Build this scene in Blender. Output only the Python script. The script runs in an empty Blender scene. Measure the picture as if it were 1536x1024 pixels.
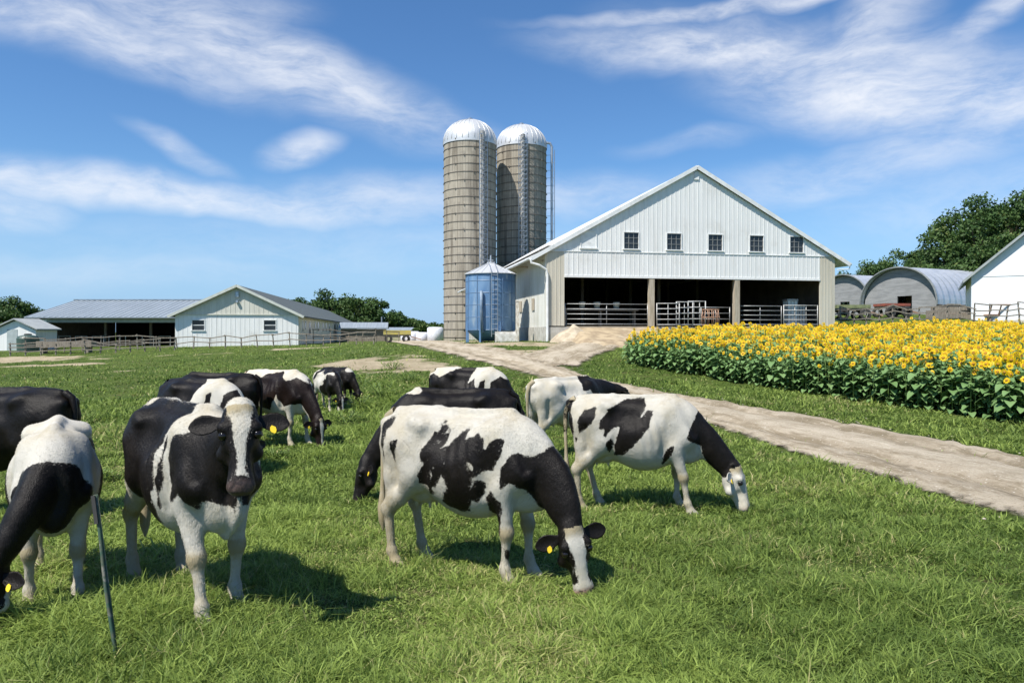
import bpy, math, random
import numpy as np
from mathutils import Vector, Matrix

R = math.radians
random.seed(7)
SC = bpy.context.scene
COL = SC.collection
CZ = 2.0                      # camera height (m); all heights hang off this
FPX, HX, HY = 1100.0, 768.0, 497.0   # focal length in px of a 1536 px wide frame, principal column, horizon row

# ------------------------------------------------------------------ survey helpers
GP = np.array([  # x, y, height relative to the camera: survey points of the terrain
 (0,0,-1.72),(-5,0,-1.75),(5,0,-1.8),(0,-8,-1.7),(-10,-8,-1.8),(10,-8,-1.9),(-2,4.7,-1.80),(0.3,5.8,-1.97),(-1.2,6.2,-1.97),(2,8.8,-2.14),
 (-4.5,5,-1.9),(4,6,-2.02),(6,8.5,-2.13),(10,12,-2.18),(-4.4,15,-2.12),(-12,15,-2.15),(-9,9,-2.08),(11.5,16.5,-2.15),
 (0,15,-2.08),(4.5,29,-1.27),(0,22,-1.7),(-4,30,-1.3),(-12,30,-1.75),(-20,40,-1.9),(-33,50,-2.05),(-35,58,-1.75),(-29,64,-1.35),
 (-19,66,-1.2),(-46,70,-1.55),(-62,72,-1.6),(-18,52,-1.35),(-10,45,-1.12),(-9,60,-1.0),(-5,90,-1.08),(-12,110,-1.2),(0,120,-1.0),
 (1,36,-1.0),(1.8,43.5,-0.63),(0,50,-0.68),(-2,70,-0.8),(20,46.5,-.8),(23,50,.2),(27,52.5,.55),(36,53,.62),(36,46,-.95),(20,43,-.95),(12,41,-1.0),
 (7,38,-1.0),(25,38,-1.1),(30,28,-1.75),(20,22,-2.0),(50,54,.8),(55,30,-1.5),(37,57,1.0),(45,75,1.7),(40,95,1.9),(62,92,2.0),(70,130,2.2),(25,100,1.2),
 (-90,110,-1.8),(-60,150,-1.6),(0,180,-1.2),(120,150,2.2),(-40,20,-2.2),(40,10,-2.3),(-120,40,-2.2),(120,40,-1.6),(0,-60,-2),(-100,-60,-2.2),(100,-60,-2.2)], float)

def _tps_fit(P):
    xy = P[:, :2] / 40.0; z = P[:, 2]; n = len(P)
    r2 = ((xy[:, None] - xy[None]) ** 2).sum(-1)
    K = np.where(r2 > 0, r2 * np.log(np.maximum(r2, 1e-12)), 0) * .5
    K += np.eye(n) * 0.004
    A = np.zeros((n + 3, n + 3)); A[:n, :n] = K
    A[:n, n] = 1; A[:n, n+1:] = xy; A[n, :n] = 1; A[n+1:, :n] = xy.T
    return xy, np.linalg.solve(A, np.r_[z, 0, 0, 0])
_XY, _W = _tps_fit(GP)
def _tps(x, y):
    p = np.stack([x, y], -1) / 40.0
    out = np.zeros(len(p))
    for i in range(0, len(p), 20000):
        q = p[i:i+20000]
        r2 = ((q[:, None] - _XY[None]) ** 2).sum(-1)
        U = np.where(r2 > 0, r2 * np.log(np.maximum(r2, 1e-12)), 0) * .5
        out[i:i+20000] = U @ _W[:-3] + _W[-3] + q @ _W[-2:]
    return out
def gz(x, y):
    """terrain height"""
    x = np.atleast_1d(np.asarray(x, float)); y = np.atleast_1d(np.asarray(y, float))
    r = np.hypot(x, y)
    s = np.minimum(1, 150.0 / np.maximum(r, 1e-6))
    z = _tps(x * s, y * s)
    t = np.clip((r - 130) / 200, 0, 1)
    return CZ + z * (1 - t) + t * np.clip(z, -1.5, .5)
def g1(x, y): return float(gz(x, y)[0])
def gp(px, py):
    """survey a ground point seen along a sight line"""
    Y = np.geomspace(1.5, 260, 700)
    X = (px - HX) / FPX * Y
    d = CZ - (py - HY) / FPX * Y - gz(X, Y)
    k = np.argmax(d < 0)
    if k == 0: k = 699 if d[0] > 0 else 1
    t = d[k-1] / (d[k-1] - d[k]) if d[k-1] != d[k] else 0
    y = Y[k-1] + t * (Y[k] - Y[k-1])
    return (px - HX) / FPX * y, y
def inpoly(x, y, poly):
    c = np.zeros(len(x), bool); n = len(poly)
    for i in range(n):
        x1, y1 = poly[i]; x2, y2 = poly[(i+1) % n]
        m = ((y1 > y) != (y2 > y))
        with np.errstate(divide='ignore', invalid='ignore'):
            c ^= m & (x < (x2 - x1) * (y - y1) / (y2 - y1 + 1e-12) + x1)
    return c
def polysd(x, y, poly):
    """signed distance to polygon, negative inside"""
    d = np.full(x.shape, 1e9); n = len(poly)
    for i in range(n):
        ax, ay = poly[i]; bx, by = poly[(i+1) % n]
        ex, ey = bx-ax, by-ay; wx, wy = x-ax, y-ay
        t = np.clip((wx*ex + wy*ey) / (ex*ex + ey*ey + 1e-12), 0, 1)
        d = np.minimum(d, np.hypot(wx - t*ex, wy - t*ey))
    return np.where(inpoly(x, y, poly), -d, d)
_H = np.random.default_rng(3).random((64, 64, 64)).astype(np.float32)
def vnoise(x, y, z=0.0):
    x = np.asarray(x, float); y = np.asarray(y, float); z = np.zeros_like(x) + z
    xi, yi, zi = np.floor(x).astype(int), np.floor(y).astype(int), np.floor(z).astype(int)
    fx, fy, fz = x-xi, y-yi, z-zi
    fx, fy, fz = [f*f*(3-2*f) for f in (fx, fy, fz)]
    g = lambda a, b, c: _H[(xi+a) % 64, (yi+b) % 64, (zi+c) % 64]
    l = lambda a, b, t: a + (b-a)*t
    return l(l(l(g(0,0,0), g(1,0,0), fx), l(g(0,1,0), g(1,1,0), fx), fy),
             l(l(g(0,0,1), g(1,0,1), fx), l(g(0,1,1), g(1,1,1), fx), fy), fz)
def fbm(x, y, z=0.0, o=3):
    s = 0; a = .5; t = 0
    for i in range(o):
        s = s + a * vnoise(x * 2**i + 7*i, y * 2**i + 3*i, np.asarray(z) * 2**i + 5*i); t += a; a *= .5
    return s / t

# ------------------------------------------------------------------ mesh helpers
class MB:
    """collects shapes, then links them as one mesh object"""
    def __init__(s): s.v = []; s.f = []; s.m = []
    def add(s, vs, fs, m=0):
        o = len(s.v); s.v += [tuple(map(float, v)) for v in vs]
        s.f += [tuple(i + o for i in f) for f in fs]; s.m += [m] * len(fs); return s
    def box(s, x0, x1, y0, y1, z0, z1, m=0):
        return s.add([(x0,y0,z0),(x1,y0,z0),(x1,y1,z0),(x0,y1,z0),(x0,y0,z1),(x1,y0,z1),(x1,y1,z1),(x0,y1,z1)],
                     [(3,2,1,0),(4,5,6,7),(0,1,5,4),(1,2,6,5),(2,3,7,6),(3,0,4,7)], m)
    def bar(s, a, b, w, h=None, m=0, up=(0,0,1)):
        h = h or w; a = Vector(a); b = Vector(b); d = (b-a).normalized(); u = Vector(up)
        if abs(d.dot(u)) > .95: u = Vector((0,1,0))
        sd = d.cross(u).normalized(); u = sd.cross(d)
        q = [sd*w/2*i + u*h/2*j for i, j in ((-1,-1),(1,-1),(1,1),(-1,1))]
        return s.add([a+k for k in q] + [b+k for k in q], [(0,1,2,3),(7,6,5,4),(4,5,1,0),(5,6,2,1),(6,7,3,2),(7,4,0,3)], m)
    def tube(s, pts, r, n=8, m=0, cap=True):
        pts = [Vector(p) for p in pts]; k = len(pts)
        rs = [r]*k if not hasattr(r, '__len__') else r
        vs = []; u = None
        for i, p in enumerate(pts):
            d = (pts[min(i+1, k-1)] - pts[max(i-1, 0)]).normalized()
            if u is None:
                u = d.orthogonal().normalized()
            u = (u - d*u.dot(d)).normalized(); w = d.cross(u)
            for j in range(n):
                a = 2*math.pi*j/n; vs.append(p + (u*math.cos(a) + w*math.sin(a))*rs[i])
        fs = [(i*n+j, i*n+(j+1) % n, (i+1)*n+(j+1) % n, (i+1)*n+j) for i in range(k-1) for j in range(n)]
        if cap: fs += [tuple(range(n))[::-1], tuple((k-1)*n+j for j in range(n))]
        return s.add(vs, fs, m)
    def lathe(s, prof, n=32, c=(0,0), m=0, a0=0, a1=2*math.pi):
        vs = []; full = abs(a1-a0-2*math.pi) < 1e-6; nn = n if full else n+1
        for r, z in prof:
            for j in range(nn):
                a = a0 + (a1-a0)*j/n; vs.append((c[0]+r*math.cos(a), c[1]+r*math.sin(a), z))
        fs = []
        for i in range(len(prof)-1):
            for j in range(n):
                j2 = (j+1) % nn
                fs.append((i*nn+j, i*nn+j2, (i+1)*nn+j2, (i+1)*nn+j))
        return s.add(vs, fs, m)
    def prism(s, poly, y0, y1, m=0, axis='y'):
        """polygon in (x,z) extruded along y, or (y,z) along x"""
        n = len(poly); P = (lambda a, b, c: (a, c, b)) if axis == 'y' else (lambda a, b, c: (c, a, b))
        vs = [P(a, b, y0) for a, b in poly] + [P(a, b, y1) for a, b in poly]
        fs = [tuple(range(n)), tuple(range(2*n-1, n-1, -1))] + [(i, n+i, n+(i+1) % n, (i+1) % n) for i in range(n)]
        return s.add(vs, fs, m)
    def build(s, name, mats, parent=None, smooth=False, loc=None, fix=True):
        me = bpy.data.meshes.new(name); me.from_pydata(s.v, [], s.f)
        for m in (mats if isinstance(mats, (list, tuple)) else [mats]): me.materials.append(m)
        if any(s.m): me.polygons.foreach_set('material_index', s.m)
        if fix:
            import bmesh
            bm = bmesh.new(); bm.from_mesh(me); bmesh.ops.recalc_face_normals(bm, faces=bm.faces); bm.to_mesh(me); bm.free()
        if smooth: me.polygons.foreach_set('use_smooth', [True]*len(me.polygons))
        me.update()
        return link(name, me, parent, loc)
def link(name, me, parent=None, loc=None):
    o = bpy.data.objects.new(name, me); COL.objects.link(o)
    if parent is not None: o.parent = parent
    if loc is not None: o.location = loc
    return o
def npmesh(name, V, Q, mats, parent=None, smooth=False, attrs=None, T=None):
    """big mesh from arrays; Q quads, T triangles"""
    me = bpy.data.meshes.new(name); V = np.asarray(V, np.float32)
    Q = np.zeros((0,4), np.int32) if Q is None else np.asarray(Q, np.int32)
    T = np.zeros((0,3), np.int32) if T is None else np.asarray(T, np.int32)
    me.vertices.add(len(V)); me.vertices.foreach_set('co', V.ravel())
    nl = Q.size + T.size
    me.loops.add(nl); me.loops.foreach_set('vertex_index', np.r_[Q.ravel(), T.ravel()].astype(np.int32))
    me.polygons.add(len(Q) + len(T))
    st = np.r_[np.arange(len(Q))*4, Q.size + np.arange(len(T))*3].astype(np.int32)
    me.polygons.foreach_set('loop_start', st)
    me.polygons.foreach_set('loop_total', np.r_[np.full(len(Q),4), np.full(len(T),3)].astype(np.int32))
    if smooth: me.polygons.foreach_set('use_smooth', np.ones(len(Q)+len(T), bool))
    for k, a in (attrs or {}).items():
        at = me.attributes.new(k, 'FLOAT', 'POINT'); at.data.foreach_set('value', np.asarray(a, np.float32))
    for m in (mats if isinstance(mats, (list, tuple)) else [mats]): me.materials.append(m)
    me.update(calc_edges=True); me.validate()
    return link(name, me, parent)
def thing(name, label, cat, loc=(0,0,0), rz=0, group=None):
    o = bpy.data.objects.new(name, None); COL.objects.link(o); o.empty_display_size = .2
    o.location = loc; o.rotation_euler = (0,0,rz)
    return tag(o, label, cat, group)
def tag(o, label, cat, group=None, kind=None):
    o['label'] = label; o['category'] = cat
    if group: o['group'] = group
    if kind: o['kind'] = kind
    return o
def struct(o, label=None):
    o['kind'] = 'structure'
    if label: o['label'] = label
    return o
def copy_tree(o, parent=None):
    c = o.copy(); COL.objects.link(c)
    if parent is not None: c.parent = parent
    for ch in list(o.children): copy_tree(ch, c)
    return c

# ------------------------------------------------------------------ material helpers
class NT:
    def __init__(s, nt): s.nt = nt
    def n(s, t, ins=None, **kw):
        nd = s.nt.nodes.new(t)
        for k, v in kw.items(): setattr(nd, k, v)
        for k, v in (ins or {}).items():
            if isinstance(v, tuple) and len(v) == 2 and hasattr(v[0], 'outputs'): s.nt.links.new(v[0].outputs[v[1]], nd.inputs[k])
            elif hasattr(v, 'outputs'): s.nt.links.new(v.outputs[0], nd.inputs[k])
            else: nd.inputs[k].default_value = v
        return nd
    def math(s, op, a, b=0.0, c=None):
        i = {0: a, 1: b}
        if c is not None: i[2] = c
        return s.n('ShaderNodeMath', i, operation=op)
    def mix(s, f, a, b, mode='MIX'):
        a = a if not isinstance(a, tuple) or hasattr(a[0], 'outputs') else (*a[:3], 1)
        b = b if not isinstance(b, tuple) or hasattr(b[0], 'outputs') else (*b[:3], 1)
        nd = s.n('ShaderNodeMix', {0: f}, data_type='RGBA', blend_type=mode)
        for sock, v in ((6, a), (7, b)):
            if isinstance(v, tuple) and hasattr(v[0], 'outputs'): s.nt.links.new(v[0].outputs[v[1]], nd.inputs[sock])
            elif hasattr(v, 'outputs'): s.nt.links.new(v.outputs[2 if v.bl_idname == 'ShaderNodeMix' else 0], nd.inputs[sock])
            else: nd.inputs[sock].default_value = v
        return nd
    def ramp(s, f, lo, hi):
        return s.n('ShaderNodeMapRange', {0: f, 1: lo, 2: hi, 3: 0.0, 4: 1.0}, interpolation_type='SMOOTHSTEP')
    def noise(s, vec, scale, detail=4, rough=.55, dist=0):
        i = {'Scale': scale, 'Detail': detail, 'Roughness': rough, 'Distortion': dist}
        if vec is not None: i['Vector'] = vec
        return s.n('ShaderNodeTexNoise', i)
def newmat(name):
    m = bpy.data.materials.new(name); m.use_nodes = True; nt = m.node_tree; nt.nodes.clear()
    k = NT(nt); out = k.n('ShaderNodeOutputMaterial'); b = k.n('ShaderNodeBsdfPrincipled')
    nt.links.new(b.outputs[0], out.inputs[0])
    return m, k, b, out
def mixout(nd): return (nd, 2) if nd.bl_idname == 'ShaderNodeMix' else (nd, 0)
def setc(k, b, nd, sock='Base Color'):
    o = mixout(nd); k.nt.links.new(o[0].outputs[o[1]], b.inputs[sock])
def coords(k, stretch=None, which=3):
    tc = k.n('ShaderNodeTexCoord')
    if stretch is None: return (tc, which)
    return k.n('ShaderNodeMapping', {'Vector': (tc, which), 'Scale': stretch})
def surf(name, c1, c2=None, scale=3, rough=.7, bump=.0, bscale=None, stretch=None, metal=0, c3=None, s3=.6, lo3=.55, hi3=.75, detail=5, spec=.5, lo=.35, hi=.65):
    m, k, b, o = newmat(name)
    v = coords(k, stretch)
    c2 = c2 or tuple(c*.8 for c in c1)
    f = k.ramp(k.noise(v, scale, detail), lo, hi)
    c = k.mix(f, c1, c2)
    if c3:
        f3 = k.ramp(k.noise(v, s3, 6, .65), lo3, hi3); c = k.mix(f3, c, c3)
    setc(k, b, c)
    b.inputs['Roughness'].default_value = rough; b.inputs['Metallic'].default_value = metal
    b.inputs['Specular IOR Level'].default_value = spec
    if bump:
        bn = k.n('ShaderNodeBump', {'Strength': bump, 'Distance': .02, 'Height': k.noise(v, bscale or scale*6, 4)})
        k.nt.links.new(bn.outputs[0], b.inputs['Normal'])
    return m
# ------------------------------------------------------------------ camera, sun, sky
SUN = Vector((-.70, -.71, 0)).normalized() * math.cos(R(57)); SUN.z = math.sin(R(57))
cam = bpy.data.cameras.new('camera'); co = bpy.data.objects.new('camera', cam); COL.objects.link(co)
cam.sensor_width = 36; cam.lens = 36 * FPX / 1536; cam.shift_y = -(512 - HY) / 1536
cam.clip_start = .1; cam.clip_end = 3000
co.location = (0, 0, CZ); co.rotation_euler = (R(90), 0, 0); SC.camera = co
sl = bpy.data.lights.new('sun', 'SUN'); so = bpy.data.objects.new('sun', sl); COL.objects.link(so)
sl.energy = 4.7; sl.angle = R(.53); sl.color = (1, .95, .87)
so.rotation_euler = (-SUN).to_track_quat('-Z', 'Y').to_euler(); so.location = (-20, -20, 40)

W = bpy.data.worlds.new('World'); SC.world = W; W.use_nodes = True; W.node_tree.nodes.clear()
k = NT(W.node_tree)
sky = k.n('ShaderNodeTexSky', sky_type='NISHITA', sun_disc=False)
sky.sun_elevation = R(57); sky.sun_rotation = math.atan2(SUN.x, SUN.y); sky.air_density = 1.0; sky.dust_density = .35; sky.ozone_density = 2.5; sky.altitude = 200
tc = k.n('ShaderNodeTexCoord')
sep = k.n('ShaderNodeSeparateXYZ', {0: (tc, 0)})
az = k.math('ARCTAN2', (sep, 0), (sep, 1)); el = k.math('ARCSINE', (sep, 2))
p = k.n('ShaderNodeCombineXYZ', {0: az, 1: el})
warp = k.noise(p, 5, 3)
p2 = k.n('ShaderNodeVectorMath', {0: p, 1: k.n('ShaderNodeVectorMath', {0: (warp, 1), 3: .07}, operation='SCALE')}, operation='ADD')
def aa(px, py): return math.atan((px-HX)/FPX), math.atan((HY-py)/math.hypot(FPX, px-HX))
# cirrus banks: centre, half length, half thickness (px of arc), tilt (deg, + rises to the right), weight
BANKS = [(130,45,330,48,-12,.80),(400,90,340,62,-18,.95),(560,150,230,38,-16,.62),(330,20,150,40,10,.45),
 (230,288,520,30,-3,.85),(560,305,230,44,2,.6),(450,228,62,24,14,.8),(275,234,90,18,-20,.5),(-10,300,90,34,0,.6),
 (1090,72,300,42,-5,.95),(1240,95,330,66,-14,.9),(1290,60,120,60,38,.8),(1400,150,330,62,-10,1.0),(1480,180,190,42,-4,.7),
 (1100,6,330,15,2,.85),(1475,28,130,22,26,.7),(1330,245,330,44,8,.55),(1500,300,260,60,0,.4),(880,300,210,40,0,.45),(620,370,700,50,0,.24),(150,395,430,36,0,.26),(1040,215,120,20,6,.3)]
tot = None
for (x, y, a, b_, t, w) in BANKS:
    A, E = aa(x, y)
    mp = k.n('ShaderNodeMapping', {'Vector': p2, 'Location': (A+.035, E+.035, .0), 'Rotation': (0, 0, R(t)), 'Scale': (a/FPX, b_/FPX, 1)}, vector_type='TEXTURE')
    mp2 = k.n('ShaderNodeVectorMath', {0: mp, 1: (1, 1, 0)}, operation='MULTIPLY')
    g = k.ramp((k.n('ShaderNodeVectorMath', {0: mp2}, operation='LENGTH'), 1), 1.2, .15)
    g = k.math('MULTIPLY', g, w)
    tot = g if tot is None else k.math('MAXIMUM', tot, g)
def streak(rot, sx, sy, sc, det, seed):
    m = k.n('ShaderNodeMapping', {'Vector': p2, 'Rotation': (0,0,R(rot)), 'Scale': (sx, sy, 1), 'Location': (seed, seed*.7, seed)})
    return k.noise(m, sc, det, .62, .3)
n1 = streak(14, 2.4, 8, 3.0, 9, 1.3); n2 = streak(-24, 2.5, 9, 3.5, 7, 5.1); n3 = streak(8, 6, 14, 9.0, 8, 9.7)
nn = k.math('ADD', k.math('MULTIPLY', n1, .64), k.math('ADD', k.math('MULTIPLY', n2, .22), k.math('MULTIPLY', n3, .14)))
wisp = k.ramp(nn, .27, .70)
dens = k.math('MULTIPLY', tot, k.math('ADD', k.math('MULTIPLY', wisp, .88), .12))
dens = k.math('MULTIPLY', dens, .95, None); dens.use_clamp = True
hs = k.n('ShaderNodeHueSaturation', {'Color': sky, 'Saturation': 1.12, 'Value': 1.0, 'Hue': .499})
gam = k.mix(1.0, hs, (.74, .93, 1.10), 'MULTIPLY')
gam = k.mix(k.math('MULTIPLY', k.ramp(el, R(13), R(-2)), .85), gam, (2.45, 4.2, 6.8))
cloud = k.mix(dens, gam, (7.2, 7.4, 7.8))
bg = k.n('ShaderNodeBackground', {'Strength': .085})
W.node_tree.links.new(cloud.outputs[2], bg.inputs[0])
wo = k.n('ShaderNodeOutputWorld'); W.node_tree.links.new(bg.outputs[0], wo.inputs[0])
SC.view_settings.view_transform = 'Standard'; SC.view_settings.look = 'None'; SC.view_settings.exposure = .66; SC.view_settings.gamma = 1
SC.cycles.max_bounces = 6; SC.cycles.diffuse_bounces = 3; SC.cycles.transparent_max_bounces = 12; SC.cycles.caustics_reflective = False; SC.cycles.caustics_refractive = False
# ------------------------------------------------------------------ terrain, road, grass
ROAD_L = [(1900,905),(1700,830),(1536,784),(1400,744),(1250,700),(1100,653),(1000,619),(900,592),(820,571),(760,556),(700,541),(650,528),(610,518.5),(585,513.5),(572,511)]
ROAD_R = [(1900,760),(1700,717),(1536,683),(1400,656),(1250,630),(1100,604),(1000,588),(920,573),(870,560),(845,548),(800,531),(750,522),(700,516),(665,512.5),(645,510.5)]
YARD_A = [(755,541),(790,530),(822,522),(838,513),(842,511)]
YARD_B = [(870,556),(893,538),(932,521),(962,512),(985,508)]
def resample(pts, n):
    pts = np.array(pts, float); s = np.r_[0, np.cumsum(np.hypot(*np.diff(pts, axis=0).T))]
    t = np.linspace(0, s[-1], n); return np.stack([np.interp(t, s, pts[:,0]), np.interp(t, s, pts[:,1])], -1)
def survey(L): return [gp(*q) for q in L]
def ribbon(A, B, nl, nw, jit, seed):
    r = np.random.default_rng(seed)
    t = np.linspace(0, 1, nl); a = np.stack([np.interp(t*(len(A)-1), range(len(A)), [q[i] for q in A]) for i in (0,1)], -1)
    b = np.stack([np.interp(t*(len(B)-1), range(len(B)), [q[i] for q in B]) for i in (0,1)], -1)
    def sm(c):
        for _ in range(6): c[1:-1] = .25*c[:-2] + .5*c[1:-1] + .25*c[2:]
        return c
    a = sm(a); b = sm(b)
    d = (b-a) / np.linalg.norm(b-a, axis=1)[:, None]
    w = np.linalg.norm(b-a, axis=1)[:, None]
    ja = (fbm(np.arange(nl)*.35, np.zeros(nl)+seed)-.5)[:, None]*jit; jb = (fbm(np.arange(nl)*.35, np.zeros(nl)+seed+9)-.5)[:, None]*jit
    a = a + d*ja*np.minimum(1, w/3); b = b + d*jb*np.minimum(1, w/3)
    return a, b
RA, RB = ribbon(survey(ROAD_L), survey(ROAD_R), 260, 0, .7, 4)
YA, YB = ribbon(survey(YARD_A), survey(YARD_B), 70, 0, .5, 21)
ROADPOLY = [tuple(q) for q in RA] + [tuple(q) for q in RB[::-1]]
YARDPOLY = [tuple(q) for q in YA] + [tuple(q) for q in YB[::-1]]
# bare patches: world centre, radius pair, angle
def patch(px, py, a, b, t=0): x, y = gp(px, py); return (x, y, a, b, t)
BARE = [patch(590,545,2.6,3.4,.3), patch(545,540,1.6,3.0,-.2), patch(625,549,1.6,2.2,0), patch(510,548,1.0,1.2,0), patch(25,539,5,3.2,0), patch(70,548,3,1.2,0),
        patch(680,513,3.5,7,0), patch(730,516,2.6,2.2,0), patch(790,527,2.2,.8,0), patch(440,523,3,1.6,0), patch(520,515,3,3,0),
        patch(245,533,1.0,.5,0), patch(190,556,.7,.5,.4), patch(150,538,.8,.4,0), patch(330,530,1.5,.5,0), patch(840,517,3,2,0)]
def bare(x, y):
    f = np.full(x.shape, -9.0)
    for cx, cy, a, b, t in BARE:
        dx, dy = x-cx, y-cy; u = dx*math.cos(t)+dy*math.sin(t); v = -dx*math.sin(t)+dy*math.cos(t)
        f = np.maximum(f, 1-np.hypot(u/a, v/b))
    return f + (fbm(x*.9, y*.9, 1.7, 4)-.5)*2.4
# polar sheet, fine ahead, out to the horizon
ang = np.r_[np.arange(-45, 45, .4), np.arange(45, 315, 3.0)]; ang = np.radians(ang)
rad = np.r_[np.geomspace(.6, 130, 330), np.geomspace(135, 1500, 40)]
A_, R_ = np.meshgrid(ang, rad, indexing='xy')
gx = (R_*np.sin(A_)).ravel(); gy = (R_*np.cos(A_)).ravel()
near = np.clip(1-R_.ravel()/40, 0, 1)
gzz = gz(gx, gy) + (fbm(gx*.8, gy*.8, 0, 3)-.5)*.06*near
na = len(ang); nr = len(rad)
idx = np.arange(na*nr).reshape(nr, na)
q = np.stack([idx[:-1], np.roll(idx, -1, 1)[:-1], np.roll(idx, -1, 1)[1:], idx[1:]], -1).reshape(-1, 4)[:, ::-1]
V = np.stack([gx, gy, gzz], -1); V = np.vstack([V, [0, 0, g1(0,0)]])
T = np.stack([np.roll(idx, -1, 1)[0], idx[0], np.full(na, len(V)-1)], -1)[:, ::-1]
dirt = np.r_[bare(gx, gy), -9]

m, k, b, o = newmat('pasture')
v = coords(k); at = k.n('ShaderNodeAttribute', attribute_name='dirt')
g = k.mix(k.ramp(k.noise(v, .35, 5, .6), .35, .65), (.066,.112,.019), (.110,.155,.032))
g = k.mix(k.ramp(k.noise(v, 9, 6, .7), .45, .72), g, (.022,.036,.009))
g = k.mix(k.ramp(k.noise(v, 2.3, 6, .7), .52, .70), g, (.155,.125,.062))
d = k.mix(k.ramp(k.noise(v, 1.2, 7, .7), .3, .7), (.50,.42,.29), (.30,.245,.155))
d = k.mix(k.ramp(k.noise(v, 14, 5, .7), .55, .75), d, (.19,.15,.09))
f = k.ramp(k.math('ADD', (at, 2), k.math('MULTIPLY', k.math('SUBTRACT', k.noise(v, 3, 7, .75), .5), 1.3)), -.05, .28)
setc(k, b, k.mix(f, g, d)); b.inputs['Roughness'].default_value = .95; b.inputs['Specular IOR Level'].default_value = .1
bn = k.n('ShaderNodeBump', {'Strength': 1.0, 'Distance': .12, 'Height': k.noise(v, 10, 8, .75)}); k.nt.links.new(bn.outputs[0], b.inputs['Normal'])
M_PAST = m
struct(npmesh('ground', V, q, M_PAST, smooth=True, attrs={'dirt': dirt}, T=T), 'green cow pasture rising to the farm buildings')

m, k, b, o = newmat('gravel_track')
v = coords(k); ed = k.n('ShaderNodeAttribute', attribute_name='edge'); ac = k.n('ShaderNodeAttribute', attribute_name='across'); ln_ = k.n('ShaderNodeAttribute', attribute_name='length')
sv = k.n('ShaderNodeCombineXYZ', {0: k.math('MULTIPLY', (ac, 2), 5.0), 1: k.math('MULTIPLY', (ln_, 2), .22)})
d = k.mix(k.ramp(k.noise(v, .9, 6, .65), .3, .7), (.46,.395,.30), (.34,.285,.205))
tr = k.n('ShaderNodeMath', {0: (ac, 2), 1: math.pi*4}, operation='MULTIPLY'); tr = k.n('ShaderNodeMath', {0: tr}, operation='COSINE')
tr = k.math('ADD', k.math('MULTIPLY', tr, .45), k.math('MULTIPLY', k.math('SUBTRACT', k.noise(v, 1.6, 5, .7), .5), 2.4))
d = k.mix(k.math('MULTIPLY', k.ramp(k.noise(sv, 2.2, 6, .7), .47, .60), .85), d, (.225,.18,.115))
d = k.mix(k.math('MULTIPLY', k.ramp(k.noise(sv, 4.5, 5, .7), .55, .68), .6), d, (.60,.54,.43))
d = k.mix(k.math('MULTIPLY', k.ramp(tr, -.1, .7), .5), d, (.56,.495,.385))
d = k.mix(k.math('MULTIPLY', k.ramp(tr, -.1, -.8), .85), d, (.19,.155,.10))
d = k.mix(k.ramp(k.noise(v, 22, 6, .8), .52, .68), d, (.21,.17,.115))
d = k.mix(k.ramp(k.noise(v, 55, 4, .8), .60, .70), d, (.62,.57,.47))
d = k.mix(k.ramp(k.n('ShaderNodeTexVoronoi', {'Vector': v, 'Scale': 9.0}), .16, .08), d, (.60,.55,.46))
setc(k, b, d); b.inputs['Roughness'].default_value = .95; b.inputs['Specular IOR Level'].default_value = .15
bn = k.n('ShaderNodeBump', {'Strength': .9, 'Distance': .05, 'Height': k.math('ADD', k.noise(v, 16, 8, .8), k.noise(v, 2.0, 4, .6))}); k.nt.links.new(bn.outputs[0], b.inputs['Normal'])
tb = k.n('ShaderNodeBsdfTransparent')
al = k.ramp(k.math('ADD', (ed, 2), k.math('MULTIPLY', k.math('SUBTRACT', k.noise(v, 2.2, 8, .75), .5), 1.5)), .12, .55)
mx = k.n('ShaderNodeMixShader', {0: al, 1: tb, 2: b}); k.nt.links.new(mx.outputs[0], o.inputs[0])
M_ROAD = m
def sheet(name, a, b_, nw, label, lift=.008):
    nl = len(a); t = np.linspace(0, 1, nw)
    P = a[:, None]*(1-t)[None, :, None] + b_[:, None]*t[None, :, None]
    x, y = P[..., 0].ravel(), P[..., 1].ravel()
    w = np.linalg.norm(b_-a, axis=1)[:, None]
    e = np.minimum(t, 1-t)[None, :]*w/.9
    endd = np.minimum(np.arange(nl), np.arange(nl)[::-1])[:, None]*.12 + .02
    e = np.minimum(np.minimum(e, endd), 1.0).ravel()
    wob = (fbm(np.arange(nl)*.11, np.zeros(nl)+3.3)-.5)[:, None]*.14
    rut = -.16*np.exp(-((np.abs(t[None, :]-.5+wob)-.22)/.055)**2)*(.5+fbm(np.arange(nl)*.2, np.zeros(nl)+8.8))[:, None] + .05*np.exp(-((t[None, :]-.5+wob)/.10)**2)
    z = gz(x, y) + lift + .0006*np.hypot(x, y) + e*e*(3-2*e)*.085 + rut.ravel()*.5*e
    i = np.arange(nl*nw).reshape(nl, nw)
    q = np.stack([i[:-1, :-1], i[:-1, 1:], i[1:, 1:], i[1:, :-1]], -1).reshape(-1, 4)[:, ::-1]
    return struct(npmesh(name, np.stack([x, y, z], -1), q, M_ROAD, smooth=True, attrs={'edge': e, 'across': np.tile(t, nl), 'length': np.repeat(np.r_[0, np.cumsum(np.linalg.norm(np.diff(a, axis=0), axis=1))], nw)}), label)
sheet('dirt_road', RA, RB, 28, 'rutted sandy farm road curving past the sunflowers')
sheet('path', YA, YB, 16, 'sandy path leading from the road up to the barn', .024)

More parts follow.
